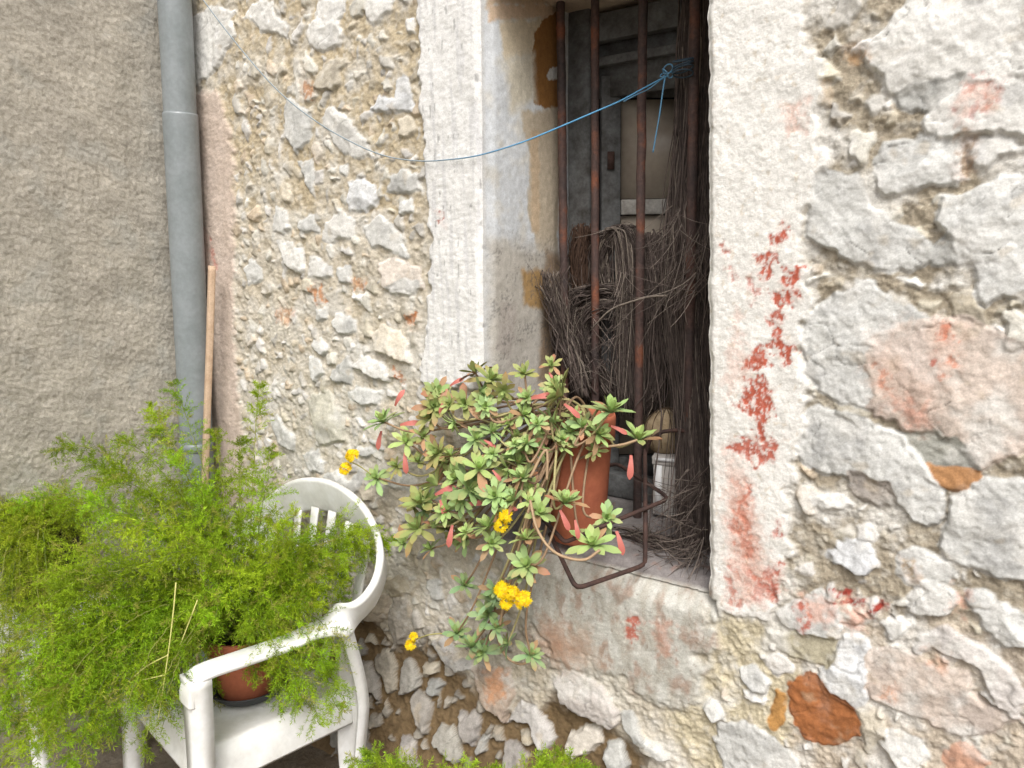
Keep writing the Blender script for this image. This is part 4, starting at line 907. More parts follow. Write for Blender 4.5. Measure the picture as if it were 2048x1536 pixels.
ft['kind'] = 'stuff'
rt = twigs('stray_twig', 'single long pale twig bent across the bars in front of the coils', [(1338,590,.25),(1290,598,.25),(1250,605,.25),(1212,622,.25),(1195,650,.25),(1176,682,.25)], .001, 1, seed=18, lite=1, jit=.1, cat='twig', r=.0016)

# ------------------------------------------------------------------ things standing in the window
x_, y_, zb_ = -.955, .372, 0
c0 = at(1335, 1028, 1, .365); zb_ = z_sill(0, .365) + .004
cart = thing('carton', 'pale carton with white taped edges standing inside the bars', 'carton', (c0[0] + .012, .372, zb_), radians(14))
mb = MB(); mb.box((0, 0, .075), (.098, .09, .15)); bev(mb.build('box_body', M_CARTON, cart, smooth=False), .003)
mb = MB(); mb.box((0, 0, .164), (.106, .098, .026)); bev(mb.build('lid', M_CARTON, cart, smooth=False), .003)
mb = MB(); mb.box((-.033, -.0475, .0765), (.018, .004, .147)); mb.box((.005, -.0505, .168), (.094, .004, .010)); mb.build('edge_tape', M_WHITE, cart, smooth=False)
c0 = at(1336, 850, 1, .40)
jug = thing('basket', 'small round tan basket sitting on the carton behind the bars', 'basket', (c0[0], .385, zb_ + .178))
mb = MB(); lathe(mb, [(0, 0), (.04, 0), (.056, .02), (.064, .055), (.058, .09), (.038, .115), (.018, .124), (0, .126)], n=40); mb.build('basket_body', M_JUG, jug)
mb = MB()
for k in range(7):
    th = np.linspace(0, pi, 24); a_ = k * pi / 7
    prof = resample([(.0565, .02), (.0645, .055), (.0585, .09), (.0385, .116), (0.001, .128), (-.0385, .116), (-.0585, .09), (-.0645, .055), (-.0565, .02)], 40)
    tube(mb, np.stack([prof[:, 0] * cos(a_), prof[:, 0] * sin(a_), prof[:, 1]], -1), .0013, 5)
mb.build('ribs', mat_plain('dark_cane', (.14, .09, .05), .8, .2, 40), jug)

# flower pot on the sill
pc = at(1160, 1075, 1, .10); pot_x, pot_y = pc[0], .10; pz = z_sill(0, .1) + .006
def flower_pot(name, label, loc, r, h, soil=.03, wob=.01, mat=None):
    t_ = thing(name, label, 'flower pot', loc)
    mb = MB(); lathe(mb, [(0, 0), (r * .70, 0), (r * .74, .006), (r * .93, h * .80), (r * .93, h * .805)], n=56, wob=wob); mb.build('pot_body', mat or M_TERRA, t_)
    mb = MB(); lathe(mb, [(r * .925, h * .80), (r * .99, h * .80), (r * 1.02, h * .82), (r * 1.04, h * .97), (r * 1.02, h), (r * .95, h), (r * .92, h - soil)], n=56, wob=wob); mb.build('pot_rim', mat or M_TERRA, t_)
    mb = MB()
    rr_ = np.linspace(0, r * .925, 10); lathe(mb, [(q, h - soil + .006 * sin(q * 90)) for q in rr_], n=40); mb.build('soil', M_SOIL, t_)
    return t_
POT_H = .352
flower_pot('terracotta_pot', 'tall terracotta pot on the window sill under the flowering succulent', (pot_x - .006, pot_y, pz), .098, POT_H)

# iron pot holder
hold = thing('pot_holder', 'rusty bent-iron pot holder projecting from the window bars round the pot', 'pot holder', tuple(at(1290, 1130, 2, .85)))
hl = np.array(hold.location)
def rods(pts, name, r=.0055):
    P = []
    for p in pts: P.append(at(p[0], p[1], {'z': 2, 'y': 1}[p[2]], p[3]) - hl)
    P = np.array(P); out_ = []
    for i in range(len(P) - 1): out_ += [P[i] + (P[i + 1] - P[i]) * t_ for t_ in np.linspace(0, 1, 14)[:-1]]
    out_.append(P[-1]); out_ = np.array(out_)
    for _ in range(2): out_[1:-1] = (out_[:-2] + 2 * out_[1:-1] + out_[2:]) / 4
    mb = MB(); tube(mb, out_, r, 10); return mb.build(name, M_RUST, hold)
rods([(1100,1068,'y',-.055),(1152,1178,'z',.862),(1290,1130,'z',.862),(1291,1055,'y',.03),(1290,900,'y',.285)], 'base_rod', .006)
rods([(1088,1040,'y',-.07),(1130,1085,'y',-.12),(1205,1052,'y',-.06),(1340,997,'y',.14),(1232,925,'y',.28),(1095,985,'y',.27)], 'ring_rod', .0055)
rods([(1292,905,'y',.285),(1300,880,'y',.275),(1326,863,'y',.27),(1358,860,'y',.275),(1388,866,'y',.29)], 'hook_rod', .0055)

# ------------------------------------------------------------------ succulent
RGp = np.random.default_rng(21)
def leaf_strip(L, Wd, lift, curl, nseg=6):
    """spatulate leaf along +x, curving up with `lift` and over with `curl`"""
    t_ = np.linspace(0, 1, nseg)
    wprof = np.interp(t_, [0, .15, .45, .70, .88, .96, 1], [.42, .48, .80, 1.0, .80, .45, .10]) * Wd / 2
    ang = lift + curl * t_
    dx = np.cumsum(np.concatenate([[0], np.cos((ang[1:] + ang[:-1]) / 2)])) * L / (nseg - 1); dz = np.cumsum(np.concatenate([[0], np.sin((ang[1:] + ang[:-1]) / 2)])) * L / (nseg - 1)
    V = []
    for k in range(nseg):
        nx, nz = -sin(ang[k]), cos(ang[k]); c_ = .10 * wprof[k]; th = .05 * Wd + .22 * wprof[k]
        ed_ = (dx[k], dz[k]); ct = (dx[k] - nx * c_, dz[k] - nz * c_); bt = (dx[k] - nx * th, dz[k] - nz * th)
        V += [(ed_[0], -wprof[k], ed_[1]), (ct[0], 0, ct[1]), (ed_[0], wprof[k], ed_[1]), (ed_[0], wprof[k], ed_[1]), (bt[0], 0, bt[1]), (ed_[0], -wprof[k], ed_[1])]
    V = np.array(V); Q = []
    for k in range(nseg - 1):
        a, b = k * 6, (k + 1) * 6
        for j in (0, 1, 3, 4): Q.append([a + j, b + j, b + j + 1, a + j + 1])
    return V, np.array(Q)[:, ::-1], t_
def rosette_mesh(seed, openness, tone, ruddy=1.0):
    rg = np.random.default_rng(seed); mb = MB(); n = rg.integers(15, 25)
    for k in range(n):
        f = k / (n - 1)                                   # 0 inner .. 1 outer
        L = (.30 + .75 * f ** .8) * rg.uniform(.88, 1.1); Wd = (.19 + .14 * f) * rg.uniform(.85, 1.15)
        lift = radians(78 - 70 * f * openness + rg.normal() * 7); curl = radians(-18 + 10 * rg.normal() + (18 if f < .4 else -22 * f))
        V, Q, t_ = leaf_strip(L, Wd, lift, curl)
        a = k * 2.39996 + rg.normal() * .12
        R = np.array([[cos(a), -sin(a), 0], [sin(a), cos(a), 0], [0, 0, 1]])
        base = np.array(tone) * rg.uniform(.82, 1.15); inner = np.array((.38, .53, .17)) * tone[1] / .44
        c = base * f + inner * (1 - f)
        red = max(0, rg.normal(.02 + .20 * f * ruddy, .2)); wither = f > .8 and rg.random() < .22
        if wither: c = np.array((.46, .30, .16)) * rg.uniform(.6, 1.1); L *= .8
        cc = np.repeat(np.array([c * (1 - min(1, red * s)) + np.array((.47, .185, .115)) * min(1, red * s) for s in (t_ ** 2 + .1)]), 6, axis=0)
        mb.add(V @ R.T * 1.0 + np.array([0, 0, .10 * (1 - f)]), Q, C=cc)
    me_ = mesh_np('rosette', np.concatenate(mb.V), np.concatenate(mb.Q)); set_col(me_, np.concatenate(mb.C)); me_.materials.append(M_LEAF)
    return me_
TONES = [(.37, .50, .19), (.32, .47, .20), (.41, .51, .19), (.23, .38, .19)]
ROS = [rosette_mesh(300 + k, (.62, .80, .95, 1.08)[k % 4], TONES[(k // 2) % 3], (.6, 1.0, 1.6)[k % 3]) for k in range(16)]
ROSR = [rosette_mesh(360 + k, (.62, .80, .95)[k % 3], [(.36, .40, .14), (.31, .37, .12)][k % 2], 2.2) for k in range(6)]
ROSB = [rosette_mesh(330 + k, (.85, 1.0)[k % 2], TONES[3]) for k in range(4)]
RED_ME = None
soil_top = np.array([pot_x, pot_y, pz + POT_H - .02])
sed = thing('succulent_plant', 'sprawling succulent with pale green rosettes and yellow flowers spilling from the sill pot', 'succulent', tuple(soil_top))
sb = np.array(sed.location)
# px, py, radius px, distance in front of the wall (y), bluish?
RS = [(763,836,42,-.10),(947,738,40,-.06),(983,752,44,-.06),(1103,727,34,-.0),(1047,744,42,-.03),(1006,785,44,-.09),(1111,785,58,-.06),(1053,793,40,-.05),(928,805,46,-.10),(875,782,44,-.08),(858,832,40,-.11),(811,880,42,-.10),(847,869,44,-.13),(872,903,44,-.14),(836,920,40,-.11),(750,953,42,-.08),(953,874,38,-.13),(986,858,40,-.10),(1014,845,42,-.08),(1022,912,44,-.10),(958,930,54,-.16),(911,952,48,-.15),(942,975,52,-.17),(1011,942,36,-.15),(1044,950,46,-.13),(1062,975,42,-.11),(1022,997,52,-.17),(989,990,46,-.19),(1131,998,58,-.14),(1080,1022,46,-.15),(830,1052,54,-.14),(889,1018,50,-.17),(838,1000,46,-.14),(972,1046,46,-.19),(858,1094,40,-.12),(983,1084,44,-.19),(1184,1082,66,-.11),(1214,1034,50,-.04),(1223,812,56,.0),(1200,864,48,-.0),(1167,849,46,-.02),(1109,838,44,-.05),(1084,860,44,-.06),(1120,885,40,-.04),(1072,893,42,-.08),(869,962,42,-.15),(805,1083,36,-.09),(1278,870,50,.06),(1052,1127,56,-.17),(905,850,40,-.12),(1050,825,38,-.06),(1140,860,40,-.02),(965,800,40,-.08),(920,1000,44,-.18),(900,905,40,-.14),(1000,1020,40,-.19),(1190,900,36,.01),(1150,830,36,.0),(930,1062,42,-.18),(1060,1000,38,-.15),(1030,870,36,-.08),(790,930,36,-.09),(985,905,40,-.13),(870,1050,40,-.15),(1050,1070,42,-.18)]
RB = [(930,1167,46,-.10),(973,1226,54,-.12),(914,1262,48,-.10),(944,1287,46,-.11),(992,1252,46,-.13),(1063,1307,40,-.09),(963,1305,38,-.11),(985,1195,44,-.13),(1041,1145,44,-.17),(990,1180,38,-.13),(850,1020,34,-.10),(1010,1285,36,-.12)]
CLUMP = [(770,830),(870,790),(950,750),(1100,750),(1180,830),(1240,850),(1200,890),(1100,880),(1080,930),(1075,1000),(1060,1060),(1000,1110),(880,1080),(810,1040),(830,960),(790,900)]
while len(RS) < 86:
    px, py = RGp.uniform(760, 1250), RGp.uniform(740, 1120)
    if sdf_poly(np.array([[px]]), np.array([[py]]), CLUMP)[0, 0] < 5: continue
    RS.append((px, py, RGp.uniform(30, 44), -.13 + .06 * RGp.random() + (.08 if px > 1080 else 0)))
tocam = lambda P: (CP - P) / np.linalg.norm(CP - P)
stems = MB(); first = True
def stem(P, side=0.0, r=.0033):
    A = sb + np.array([RGp.normal() * .03, RGp.normal() * .03, 0]); d = P - A
    up = .015 + .03 * RGp.random(); out = np.array([0, -.07 * RGp.random(), 0])
    mid1 = A + d * .3 + np.array([RGp.normal() * .015, 0, up]) + out * .6
    mid2 = A + d * .72 + np.array([RGp.normal() * .02, 0, -.02 - .03 * RGp.random()]) + out
    Q_ = resample([A, mid1, mid2, P], 26)
    c = np.array((.30, .20, .12)) * RGp.uniform(.7, 1.1) if RGp.random() < .7 else np.array((.34, .30, .14))
    tube(stems, Q_ - sb, r * np.linspace(1.2, .85, 26), 6, C=c)
    return Q_
tips = []
for arr, meshes in ((RS, ROS), (RB, ROSB)):
    for k, (px, py, rp, y) in enumerate(arr):
        P = at(px, py, 1, y); depth = (P - CP) @ FWD
        ml = ROSR if (arr is RS and (px < 900 or py < 810) and RGp.random() < .6) else meshes
        o = link('rosette', ml[int(RGp.integers(len(ml)))], None, sed)
        nrm = .62 * tocam(P) + np.array([0, -.15, .55]) + RGp.normal(size=3) * .5 + np.array([(px - 1060) / 900, 0, 0])
        nrm /= np.linalg.norm(nrm)
        q_ = Vector(nrm).to_track_quat('Z', 'Y')
        s = rp * depth / FPX * 1.0 * RGp.uniform(.76, 1.12)
        o.matrix_local = Matrix.Translation(Vector(P - sb - nrm * s * .25)) @ q_.to_matrix().to_4x4() @ Matrix.Rotation(RGp.uniform(0, 6.28), 4, 'Z') @ Matrix.Scale(s, 4)
        tips.append(P - nrm * s * .2)
        stem(P - nrm * s * .2)
# hanging bare loops of stem
for pts in ([(1060,1000,-.18),(1075,1060,-.2),(1110,1105,-.2),(1165,1120,-.17),(1200,1100,-.14)],[(990,1262,-.1),(1010,1310,-.1),(1040,1328,-.095),(1066,1318,-.09)],[(1060,955,-.15),(1092,900,-.12),(1094,960,-.13)],[(1190,895,.01),(1240,890,.02),(1275,880,.05)],[(1060,1010,-.18),(1010,1200,-.14),(1000,1250,-.13)]):
    P = np.array([at(a, b, 1, c) for a, b, c in pts]); tube(stems, resample(P, 24) - sb, .0036, 6, C=np.array((.36, .25, .15)))
stems.build('stems', M_STEM, sed)
# fallen-over red leaves
V, Q, t_ = leaf_strip(1.0, .30, radians(30), radians(-75), 8)
me_r = mesh_np('red_leaf', V, Q); set_col(me_r, np.repeat(np.array([np.array((.50, .155, .125)) * (1.0 + .15 * s) for s in t_]), 6, axis=0)); me_r.materials.append(M_LEAF)
for (px, py, ang, Lp, y) in [(800,850,8,40,-.13),(763,862,-100,36,-.1),(892,795,-110,34,-.1),(900,772,30,30,-.08),(1062,797,10,46,-.08),(1128,808,-40,40,-.05),(1262,910,-95,46,.03),(905,1050,-100,42,-.17),(880,1000,-70,34,-.17),(1233,1062,-75,46,-.04),(1120,1020,-65,42,-.15),(1222,852,-25,34,-.0),(870,990,25,44,-.18),(810,905,-85,40,-.11),(930,1010,10,36,-.18),(1098,745,-60,24,-.02),(1150,1040,-80,36,-.13),(968,880,-30,26,-.13),(790,812,60,36,-.09),(985,940,-50,26,-.17),(1010,1010,-20,26,-.18)]:
    P = at(px, py, 1, y); dpt = (P - CP) @ FWD; L = Lp * dpt / FPX * 1.15
    X_ = RGT * cos(radians(ang)) + UPV * sin(radians(ang)) - FWD * .25; X_ /= np.linalg.norm(X_)
    Zv = -FWD + np.array([0, 0, .3]); Yv = np.cross(Zv, X_); Yv /= np.linalg.norm(Yv); Zv = np.cross(X_, Yv)
    o = link('red_leaf', me_r, None, sed)
    mt = Matrix.Identity(4)
    for i in range(3): mt[i][0], mt[i][1], mt[i][2], mt[i][3] = X_[i] * L, Yv[i] * L * .85, Zv[i] * L, (P - sb)[i]
    o.matrix_local = mt
# yellow flower heads
def flower_head(lobes, bud=False):
    mb = MB()
    base = np.array(lobes[0][0])
    for (P, R_, n) in lobes:
        ax = .55 * tocam(np.array(P)) + np.array([-.25, -.2, .35]); ax /= np.linalg.norm(ax)
        for k in range(n):
            v = RGp.normal(size=3); v /= np.linalg.norm(v)
            if v @ ax < -.2: v = -v
            c = np.array(P) + v * R_ * np.array([1, 1, 1]) * RGp.uniform(.75, 1.05)
            nn = v + ax * .6 + RGp.normal(size=3) * .25; nn /= np.linalg.norm(nn)
            e1 = np.cross(nn, [.3, .2, .9]); e1 /= np.linalg.norm(e1); e2 = np.cross(nn, e1)
            s = RGp.uniform(.0055, .0085); a0 = RGp.uniform(0, 6)
            pts = [c]; tri = []
            for q in range(10):
                a = a0 + q * pi / 5; rr_ = s if q % 2 == 0 else s * .42
                pts.append(c + rr_ * (cos(a) * e1 + sin(a) * e2) + nn * (.0018 if q % 2 == 0 else 0))
            tri = [[0, 1 + q, 1 + (q + 1) % 10] for q in range(10)]
            colr = np.array((.92, .68, .015)) * RGp.uniform(.85, 1.05) if not (bud and RGp.random() < .12) else np.array((.75, .42, .02))
            mb.add(np.array(pts) - sb, None, tri, colr)
    o = mb.build('flower_head', M_PETAL, sed, smooth=False); return o
def W_(px, py, y): return at(px, py, 1, y)
HEADS = [[((705,912),.020,70),((692,938),.019,60)], [((1012,1034),.017,55),((1002,1052),.016,50)], [((1005,1180),.021,80),((1024,1186),.018,60),((1046,1199),.022,80),((1013,1206),.016,50)], [((827,1274),.012,35),((821,1290),.015,50)]]
HY = [-.14, -.2, -.19, -.12]
for hd, y in zip(HEADS, HY):
    flower_head([(W_(p[0], p[1], y), r * .95, int(n * 1.3)) for p, r, n in hd], bud=True)
hs2 = MB()
for (px, py, y) in [(705,925,-.12),(1008,1045,-.18),(1028,1198,-.17),(825,1282,-.11)]:
    P = W_(px, py, y)
    near = min(tips, key=lambda T: np.linalg.norm(T - P))
    tube(hs2, resample([near, (near + P) / 2 + np.array([0, -.015, .015]), P], 14) - sb, .002, 6, C=np.array((.36, .33, .12)))
hs2.build('flower_stalks', M_STEM, sed)

# ------------------------------------------------------------------ garden chair
def garden_chair(name, label, loc, rz, group=None):
    ch = thing(name, label, 'garden chair', loc, rz, group)
    # seat: dished panel with a rolled front and side aprons
    nx_, ny_2 = 40, 44
    u = np.linspace(-1, 1, nx_); v = np.linspace(0, 1, ny_2)
    U_, V_ = np.meshgrid(u, v)
    hw = .245 - .015 * V_
    Y = -.24 + .46 * V_
    X = U_ * hw
    Z = .405 - .020 * (1 - U_ ** 2) * sstep(0, .35, V_) - .018 * V_
    roll = sstep(.16, 0, V_); Z = Z - .11 * roll ** 2; Y = Y + .012 * roll ** 2
    side = sstep(.86, 1.0, np.abs(U_)); Z = Z - .10 * side ** 2 * (1 - roll)
    top = np.stack([X, Y, Z], -1).reshape(-1, 3); bot = top - np.array([0, 0, .007])
    i = np.arange(nx_ * ny_2).reshape(ny_2, nx_); q1 = np.stack([i[:-1, :-1], i[:-1, 1:], i[1:, 1:], i[1:, :-1]], -1).reshape(-1, 4)
    n0 = nx_ * ny_2; rim = np.concatenate([i[0, :], i[1:, -1], i[-1, -2::-1], i[-2:0:-1, 0]])
    qs = [[rim[k], rim[k] + n0, rim[(k + 1) % len(rim)] + n0, rim[(k + 1) % len(rim)]] for k in range(len(rim))]
    mb = MB(); mb.add(np.vstack([top, bot]), np.vstack([q1, q1[:, ::-1] + n0, np.array(qs)])); mb.build('seat', M_PLASTIC, ch)
    # back rail: broad curved band
    rail = resample([(-.2965, .06, .6495), (-.326, .16, .668), (-.338, .235, .71), (-.305, .295, .785), (-.19, .328, .86), (0, .34, .89), (.19, .328, .86), (.305, .295, .785), (.338, .235, .71), (.326, .16, .668), (.2965, .06, .6495)], 90)
    ctr = np.array([0, -.15, .70]); upv = rail - ctr; upv[:, 2] *= .55
    upv /= np.linalg.norm(upv, axis=1, keepdims=True)
    te = np.minimum(np.linspace(0, 1, 90), np.linspace(1, 0, 90)); kb = sstep(.0, .14, te)[:, None]
    upv = upv * kb + np.array([0, 0, 1.0]) * (1 - kb); upv /= np.linalg.norm(upv, axis=1, keepdims=True)
    mb = MB(); sweep(mb, rail, upv, .0355 + .0225 * sstep(0, .16, te), .0112, rnd=.48); br = mb.build('back_rail', M_PLASTIC, ch)
    for k in range(5):
        x = (-.18, -.09, 0, .09, .18)[k]
        top_ = np.array([x * 1.12, .325 - .25 * x * x,   .85 - 1.2 * x * x]); b_ = np.array([x * .92, .205, .40])
        P = resample([b_, b_ * .6 + top_ * .4 + np.array([0, .012, 0]), top_], 20)
        mb = MB(); sweep(mb, P, (0, 1, 0), .019, .005, rnd=.45); mb.build('slat', M_PLASTIC, ch)
    for s in (-1, 1):
        arm = resample([(s * .299, .09, .653), (s * .290, 0, .643), (s * .270, -.12, .638), (s * .255, -.20, .634), (s * .250, -.232, .622), (s * .250, -.246, .596), (s * .250, -.250, .565)], 50)
        upn = np.zeros((50, 3)); upn[:, 2] = 1
        T = np.gradient(arm, axis=0); T /= np.linalg.norm(T, axis=1, keepdims=True)
        upn = np.cross(np.cross(T, np.array([s * 0 + 1.0, 0, 0])), T) * 0 + np.cross(np.broadcast_to([1.0, 0, 0], T.shape), T)
        mb = MB(); sweep(mb, arm, upn, .035, .011, rnd=.48); mb.build('armrest', M_PLASTIC, ch)
        # front leg: channel section
        prof = [(-1, 1), (1, 1), (1, -1), (.84, -1), (.84, .75), (-.84, .75), (-.84, -1), (-1, -1)]
        fl = resample([(s * .252, -.226, .630), (s * .250, -.230, .45), (s * .256, -.246, .2), (s * .262, -.262, 0)], 24)
        mb = MB(); sweep(mb, fl, (0, -1, 0), np.linspace(.034, .026, 24), np.linspace(.026, .02, 24), prof=prof); mb.build('leg', M_PLASTIC, ch, smooth=False)
        rl = resample([(s * .304, .15, .662), (s * .262, .205, .42), (s * .238, .20, .2), (s * .232, .205, 0)], 24)
        mb = MB(); sweep(mb, rl, (0, 1, 0), np.concatenate([np.linspace(.03, .055, 10), np.linspace(.055, .04, 14)]), np.linspace(.018, .016, 24), prof=prof); mb.build('leg', M_PLASTIC, ch, smooth=False)
    return ch
CH_A = radians(-10)
CH_O = (-1.872, -.440)
garden_chair('garden_chair', 'white plastic garden armchair with the feathery potted fern on its seat', (CH_O[0], CH_O[1], 0), CH_A)
def ch_w(x, y, z): return np.array([CH_O[0] + x * cos(CH_A) - y * sin(CH_A), CH_O[1] + x * sin(CH_A) + y * cos(CH_A), z])

# stool in the corner with a second pot
stl = thing('plastic_stool', 'white plastic stool at the left edge under the dark nursery pot', 'stool', (-2.55, -.70, 0), radians(12))
mb = MB(); mb.box((0, 0, .55), (.36, .34, .02)); bev(mb.build('stool_top', M_PLASTIC, stl, smooth=False), .008)
mb = MB()
for c_, s_ in (((0, -.161, .515), (.34, .014, .05)), ((0, .161, .515), (.34, .014, .05)), ((-.171, 0, .515), (.014, .306, .05)), ((.171, 0, .515), (.014, .306, .05))): mb.box(c_, s_)
mb.build('apron', M_PLASTIC, stl, smooth=False)
for sx in (-1, 1):
    for sy in (-1, 1):
        mb = MB(); sweep(mb, resample([(sx * .15, sy * .14, .539), (sx * .165, sy * .155, .2), (sx * .175, sy * .165, 0)], 12), (0, 1, 0), .022, .02, rnd=.4); mb.build('leg', M_PLASTIC, stl)
M_BROWNPOT = mat_plain('dark_brown_plastic', (.055, .04, .026), .6, .3, 12, .001, .3, (.03, .022, .016))
POT2 = np.array([-2.575, -.66, .561]); POT2H = .22
flower_pot('nursery_pot', 'dark brown nursery pot on the white stool at the left edge', tuple(POT2), .125, POT2H, mat=M_BROWNPOT)
# chair pot
pc2 = ch_w(.01, .01, .389)
sau = thing('plant_saucer', 'shallow black saucer under the terracotta pot on the chair seat', 'saucer', tuple(pc2))
mb = MB(); lathe(mb, [(0, .001), (.095, .001), (.118, .030), (.122, .031), (.121, .034), (.114, .032), (.092, .006), (0, .006)], n=48); mb.build('saucer_dish', M_SAUCER, sau)
PB = pc2 + np.array([0, 0, .007]); PBH = .19
flower_pot('terracotta_pot', 'round terracotta pot standing in a black saucer on the white chair', tuple(PB), .118, PBH)

# ------------------------------------------------------------------ asparagus ferns
FG = np.random.default_rng(5)
def frond_mesh(P0, P1, lift, seed, dens=1.0, tone=(.14, .27, .022), fluff=1.0):
    mb = MB()
    frond_stem(mb, P0, P0, P1, lift, seed, dens, tone, fluff)
    rg = np.random.default_rng(seed + 1)
    d = P1 - P0; P2 = P0 + d * rg.uniform(.72, .95) + rg.normal(size=3) * .05 * np.array([1, 1, .8])
    if P2[1] > -.08: P2[1] = -.08
    if rg.random() < .6: frond_stem(mb, P0, P0 + rg.normal(size=3) * .006, P2, lift * rg.uniform(.7, 1.2), seed + 2, dens, tone, fluff)
    me_ = mesh_np('frond', np.concatenate(mb.V), np.concatenate(mb.Q), np.concatenate(mb.T) if mb.T else None, smooth=False)
    set_col(me_, np.concatenate(mb.C)); me_.materials.append(M_FERN)
    return me_
def frond_stem(mb, ORI, P0, P1, lift, seed, dens, tone, fluff):
    """arching stem with side shoots set with needle clusters; returns mesh in P0's frame"""
    rg = np.random.default_rng(seed)
    d = P1 - P0; L = np.linalg.norm(d)
    m1 = P0 + d * .35 + np.array([0, 0, lift * L]); m2 = P0 + d * .75 + np.array([0, 0, lift * L * .75])
    S = resample([P0, m1, m2, P1], 60) + 0
    S[1:-1] += rg.normal(size=(58, 3)) * .0012
    seg = np.linalg.norm(np.diff(S, axis=0), axis=1).sum()
    nb = int(seg / .0105 * dens)
    tpar = np.sort(rg.uniform(.22, 1.0, nb)); ii = np.minimum((tpar * 59).astype(int), 58)
    T = np.gradient(S, axis=0); T /= np.linalg.norm(T, axis=1, keepdims=True)
    O = S[ii] + (S[ii + 1] - S[ii]) * (tpar * 59 - ii)[:, None]
    v = rg.normal(size=(nb, 3)); v -= (v * T[ii]).sum(1)[:, None] * T[ii]; v /= np.linalg.norm(v, axis=1, keepdims=True)
    dirb = v * .8 + T[ii] * .55 + np.array([0, 0, .05]); dirb /= np.linalg.norm(dirb, axis=1, keepdims=True)
    Lb = (.030 + .050 * np.sin(np.clip((tpar - .15) / .85, 0, 1) * pi) ** .7) * rg.uniform(.6, 1.2, nb) * fluff
    nn = 16
    s = (np.arange(nn) + .5) / nn
    node = O[:, None, :] + dirb[:, None, :] * (Lb[:, None] * s)[..., None] - np.array([0, 0, 1.0]) * ((Lb[:, None] * s ** 2) * .22)[..., None]
    k = 3
    node = np.repeat(node.reshape(-1, 3), k, axis=0); db_ = np.repeat(np.repeat(dirb, nn, axis=0), k, axis=0)
    nd = len(node)
    r_ = rg.normal(size=(nd, 3)); nv = r_ / np.linalg.norm(r_, axis=1, keepdims=True) * .9 + db_ * .75; nv /= np.linalg.norm(nv, axis=1, keepdims=True)
    ln = rg.uniform(.008, .0145, nd); wd = rg.uniform(.0006, .00105, nd)
    sd = np.cross(nv, rg.normal(size=(nd, 3))); sd /= np.linalg.norm(sd, axis=1, keepdims=True)
    A = node; B = node + nv * (ln * .5)[:, None] + sd * wd[:, None]; D = node + nv * (ln * .5)[:, None] - sd * wd[:, None]; E_ = node + nv * ln[:, None]
    V = np.stack([A, B, E_, D], 1).reshape(-1, 3) - ORI
    Q = np.arange(nd * 4).reshape(-1, 4)
    base = np.array(tone) * rg.uniform(.6, 1.25) * np.array([rg.uniform(.88, 1.15), 1, 1])
    cb = np.repeat(base * rg.uniform(.7, 1.3, nb)[:, None] * np.array([1, 1, 1]), nn * k, axis=0)
    yel = np.repeat((rg.random(nb) < .12), nn * k)
    cb = np.where(yel[:, None], np.array((.40, .40, .08)), cb)
    cb = cb * rg.uniform(.8, 1.25, nd)[:, None]
    Cc = np.repeat(cb, 4, axis=0)
    mb.add(V, Q, C=Cc)
    tube(mb, S - ORI, .0016 * np.linspace(1.25, .5, 60), 5, C=np.array((.40, .42, .12)) if rg.random() < .5 else np.array((.24, .30, .07)))
def in_poly(px, py, poly): return sdf_poly(np.array([[px]]), np.array([[py]]), poly)[0, 0]
def fern(label, base, rb, tips_, loc, tone=(.32, .47, .022)):
    f = thing('asparagus_fern', label, 'fern', tuple(loc))
    lb = np.asarray(loc, float)
    for k, (P, lift, fl) in enumerate(tips_):
        a = FG.uniform(0, 2 * pi); r0 = rb * sqrt(FG.random()); P0 = np.asarray(base) + np.array([r0 * cos(a), r0 * sin(a), 0])
        dd = np.array(P) - P0; hv = dd[:2] / (np.linalg.norm(dd[:2]) + 1e-6); P0[:2] = P0[:2] * .5 + (np.asarray(base)[:2] + hv * r0) * .5
        me_ = frond_mesh(P0, np.asarray(P), lift, int(FG.integers(1e9)), tone=tone, fluff=fl)
        o = link('frond', me_, None, f); o.location = Vector(P0 - lb)
    return f
FPOLY = [(20,1010),(70,1000),(100,905),(160,890),(235,880),(262,800),(300,830),(345,770),(395,835),(470,855),(515,790),(545,890),(560,960),(600,1030),(650,1062),(760,1085),(700,1140),(680,1200),(635,1245),(560,1268),(470,1285),(385,1310),(365,1350),(350,1440),(250,1440),(230,1540),(20,1540),(10,1330),(100,1300),(95,1200),(70,1170),(110,1110),(90,1050)]
base1 = PB + np.array([0, 0, PBH - .02])
bd = (base1 - CP) @ FWD
tips1 = []
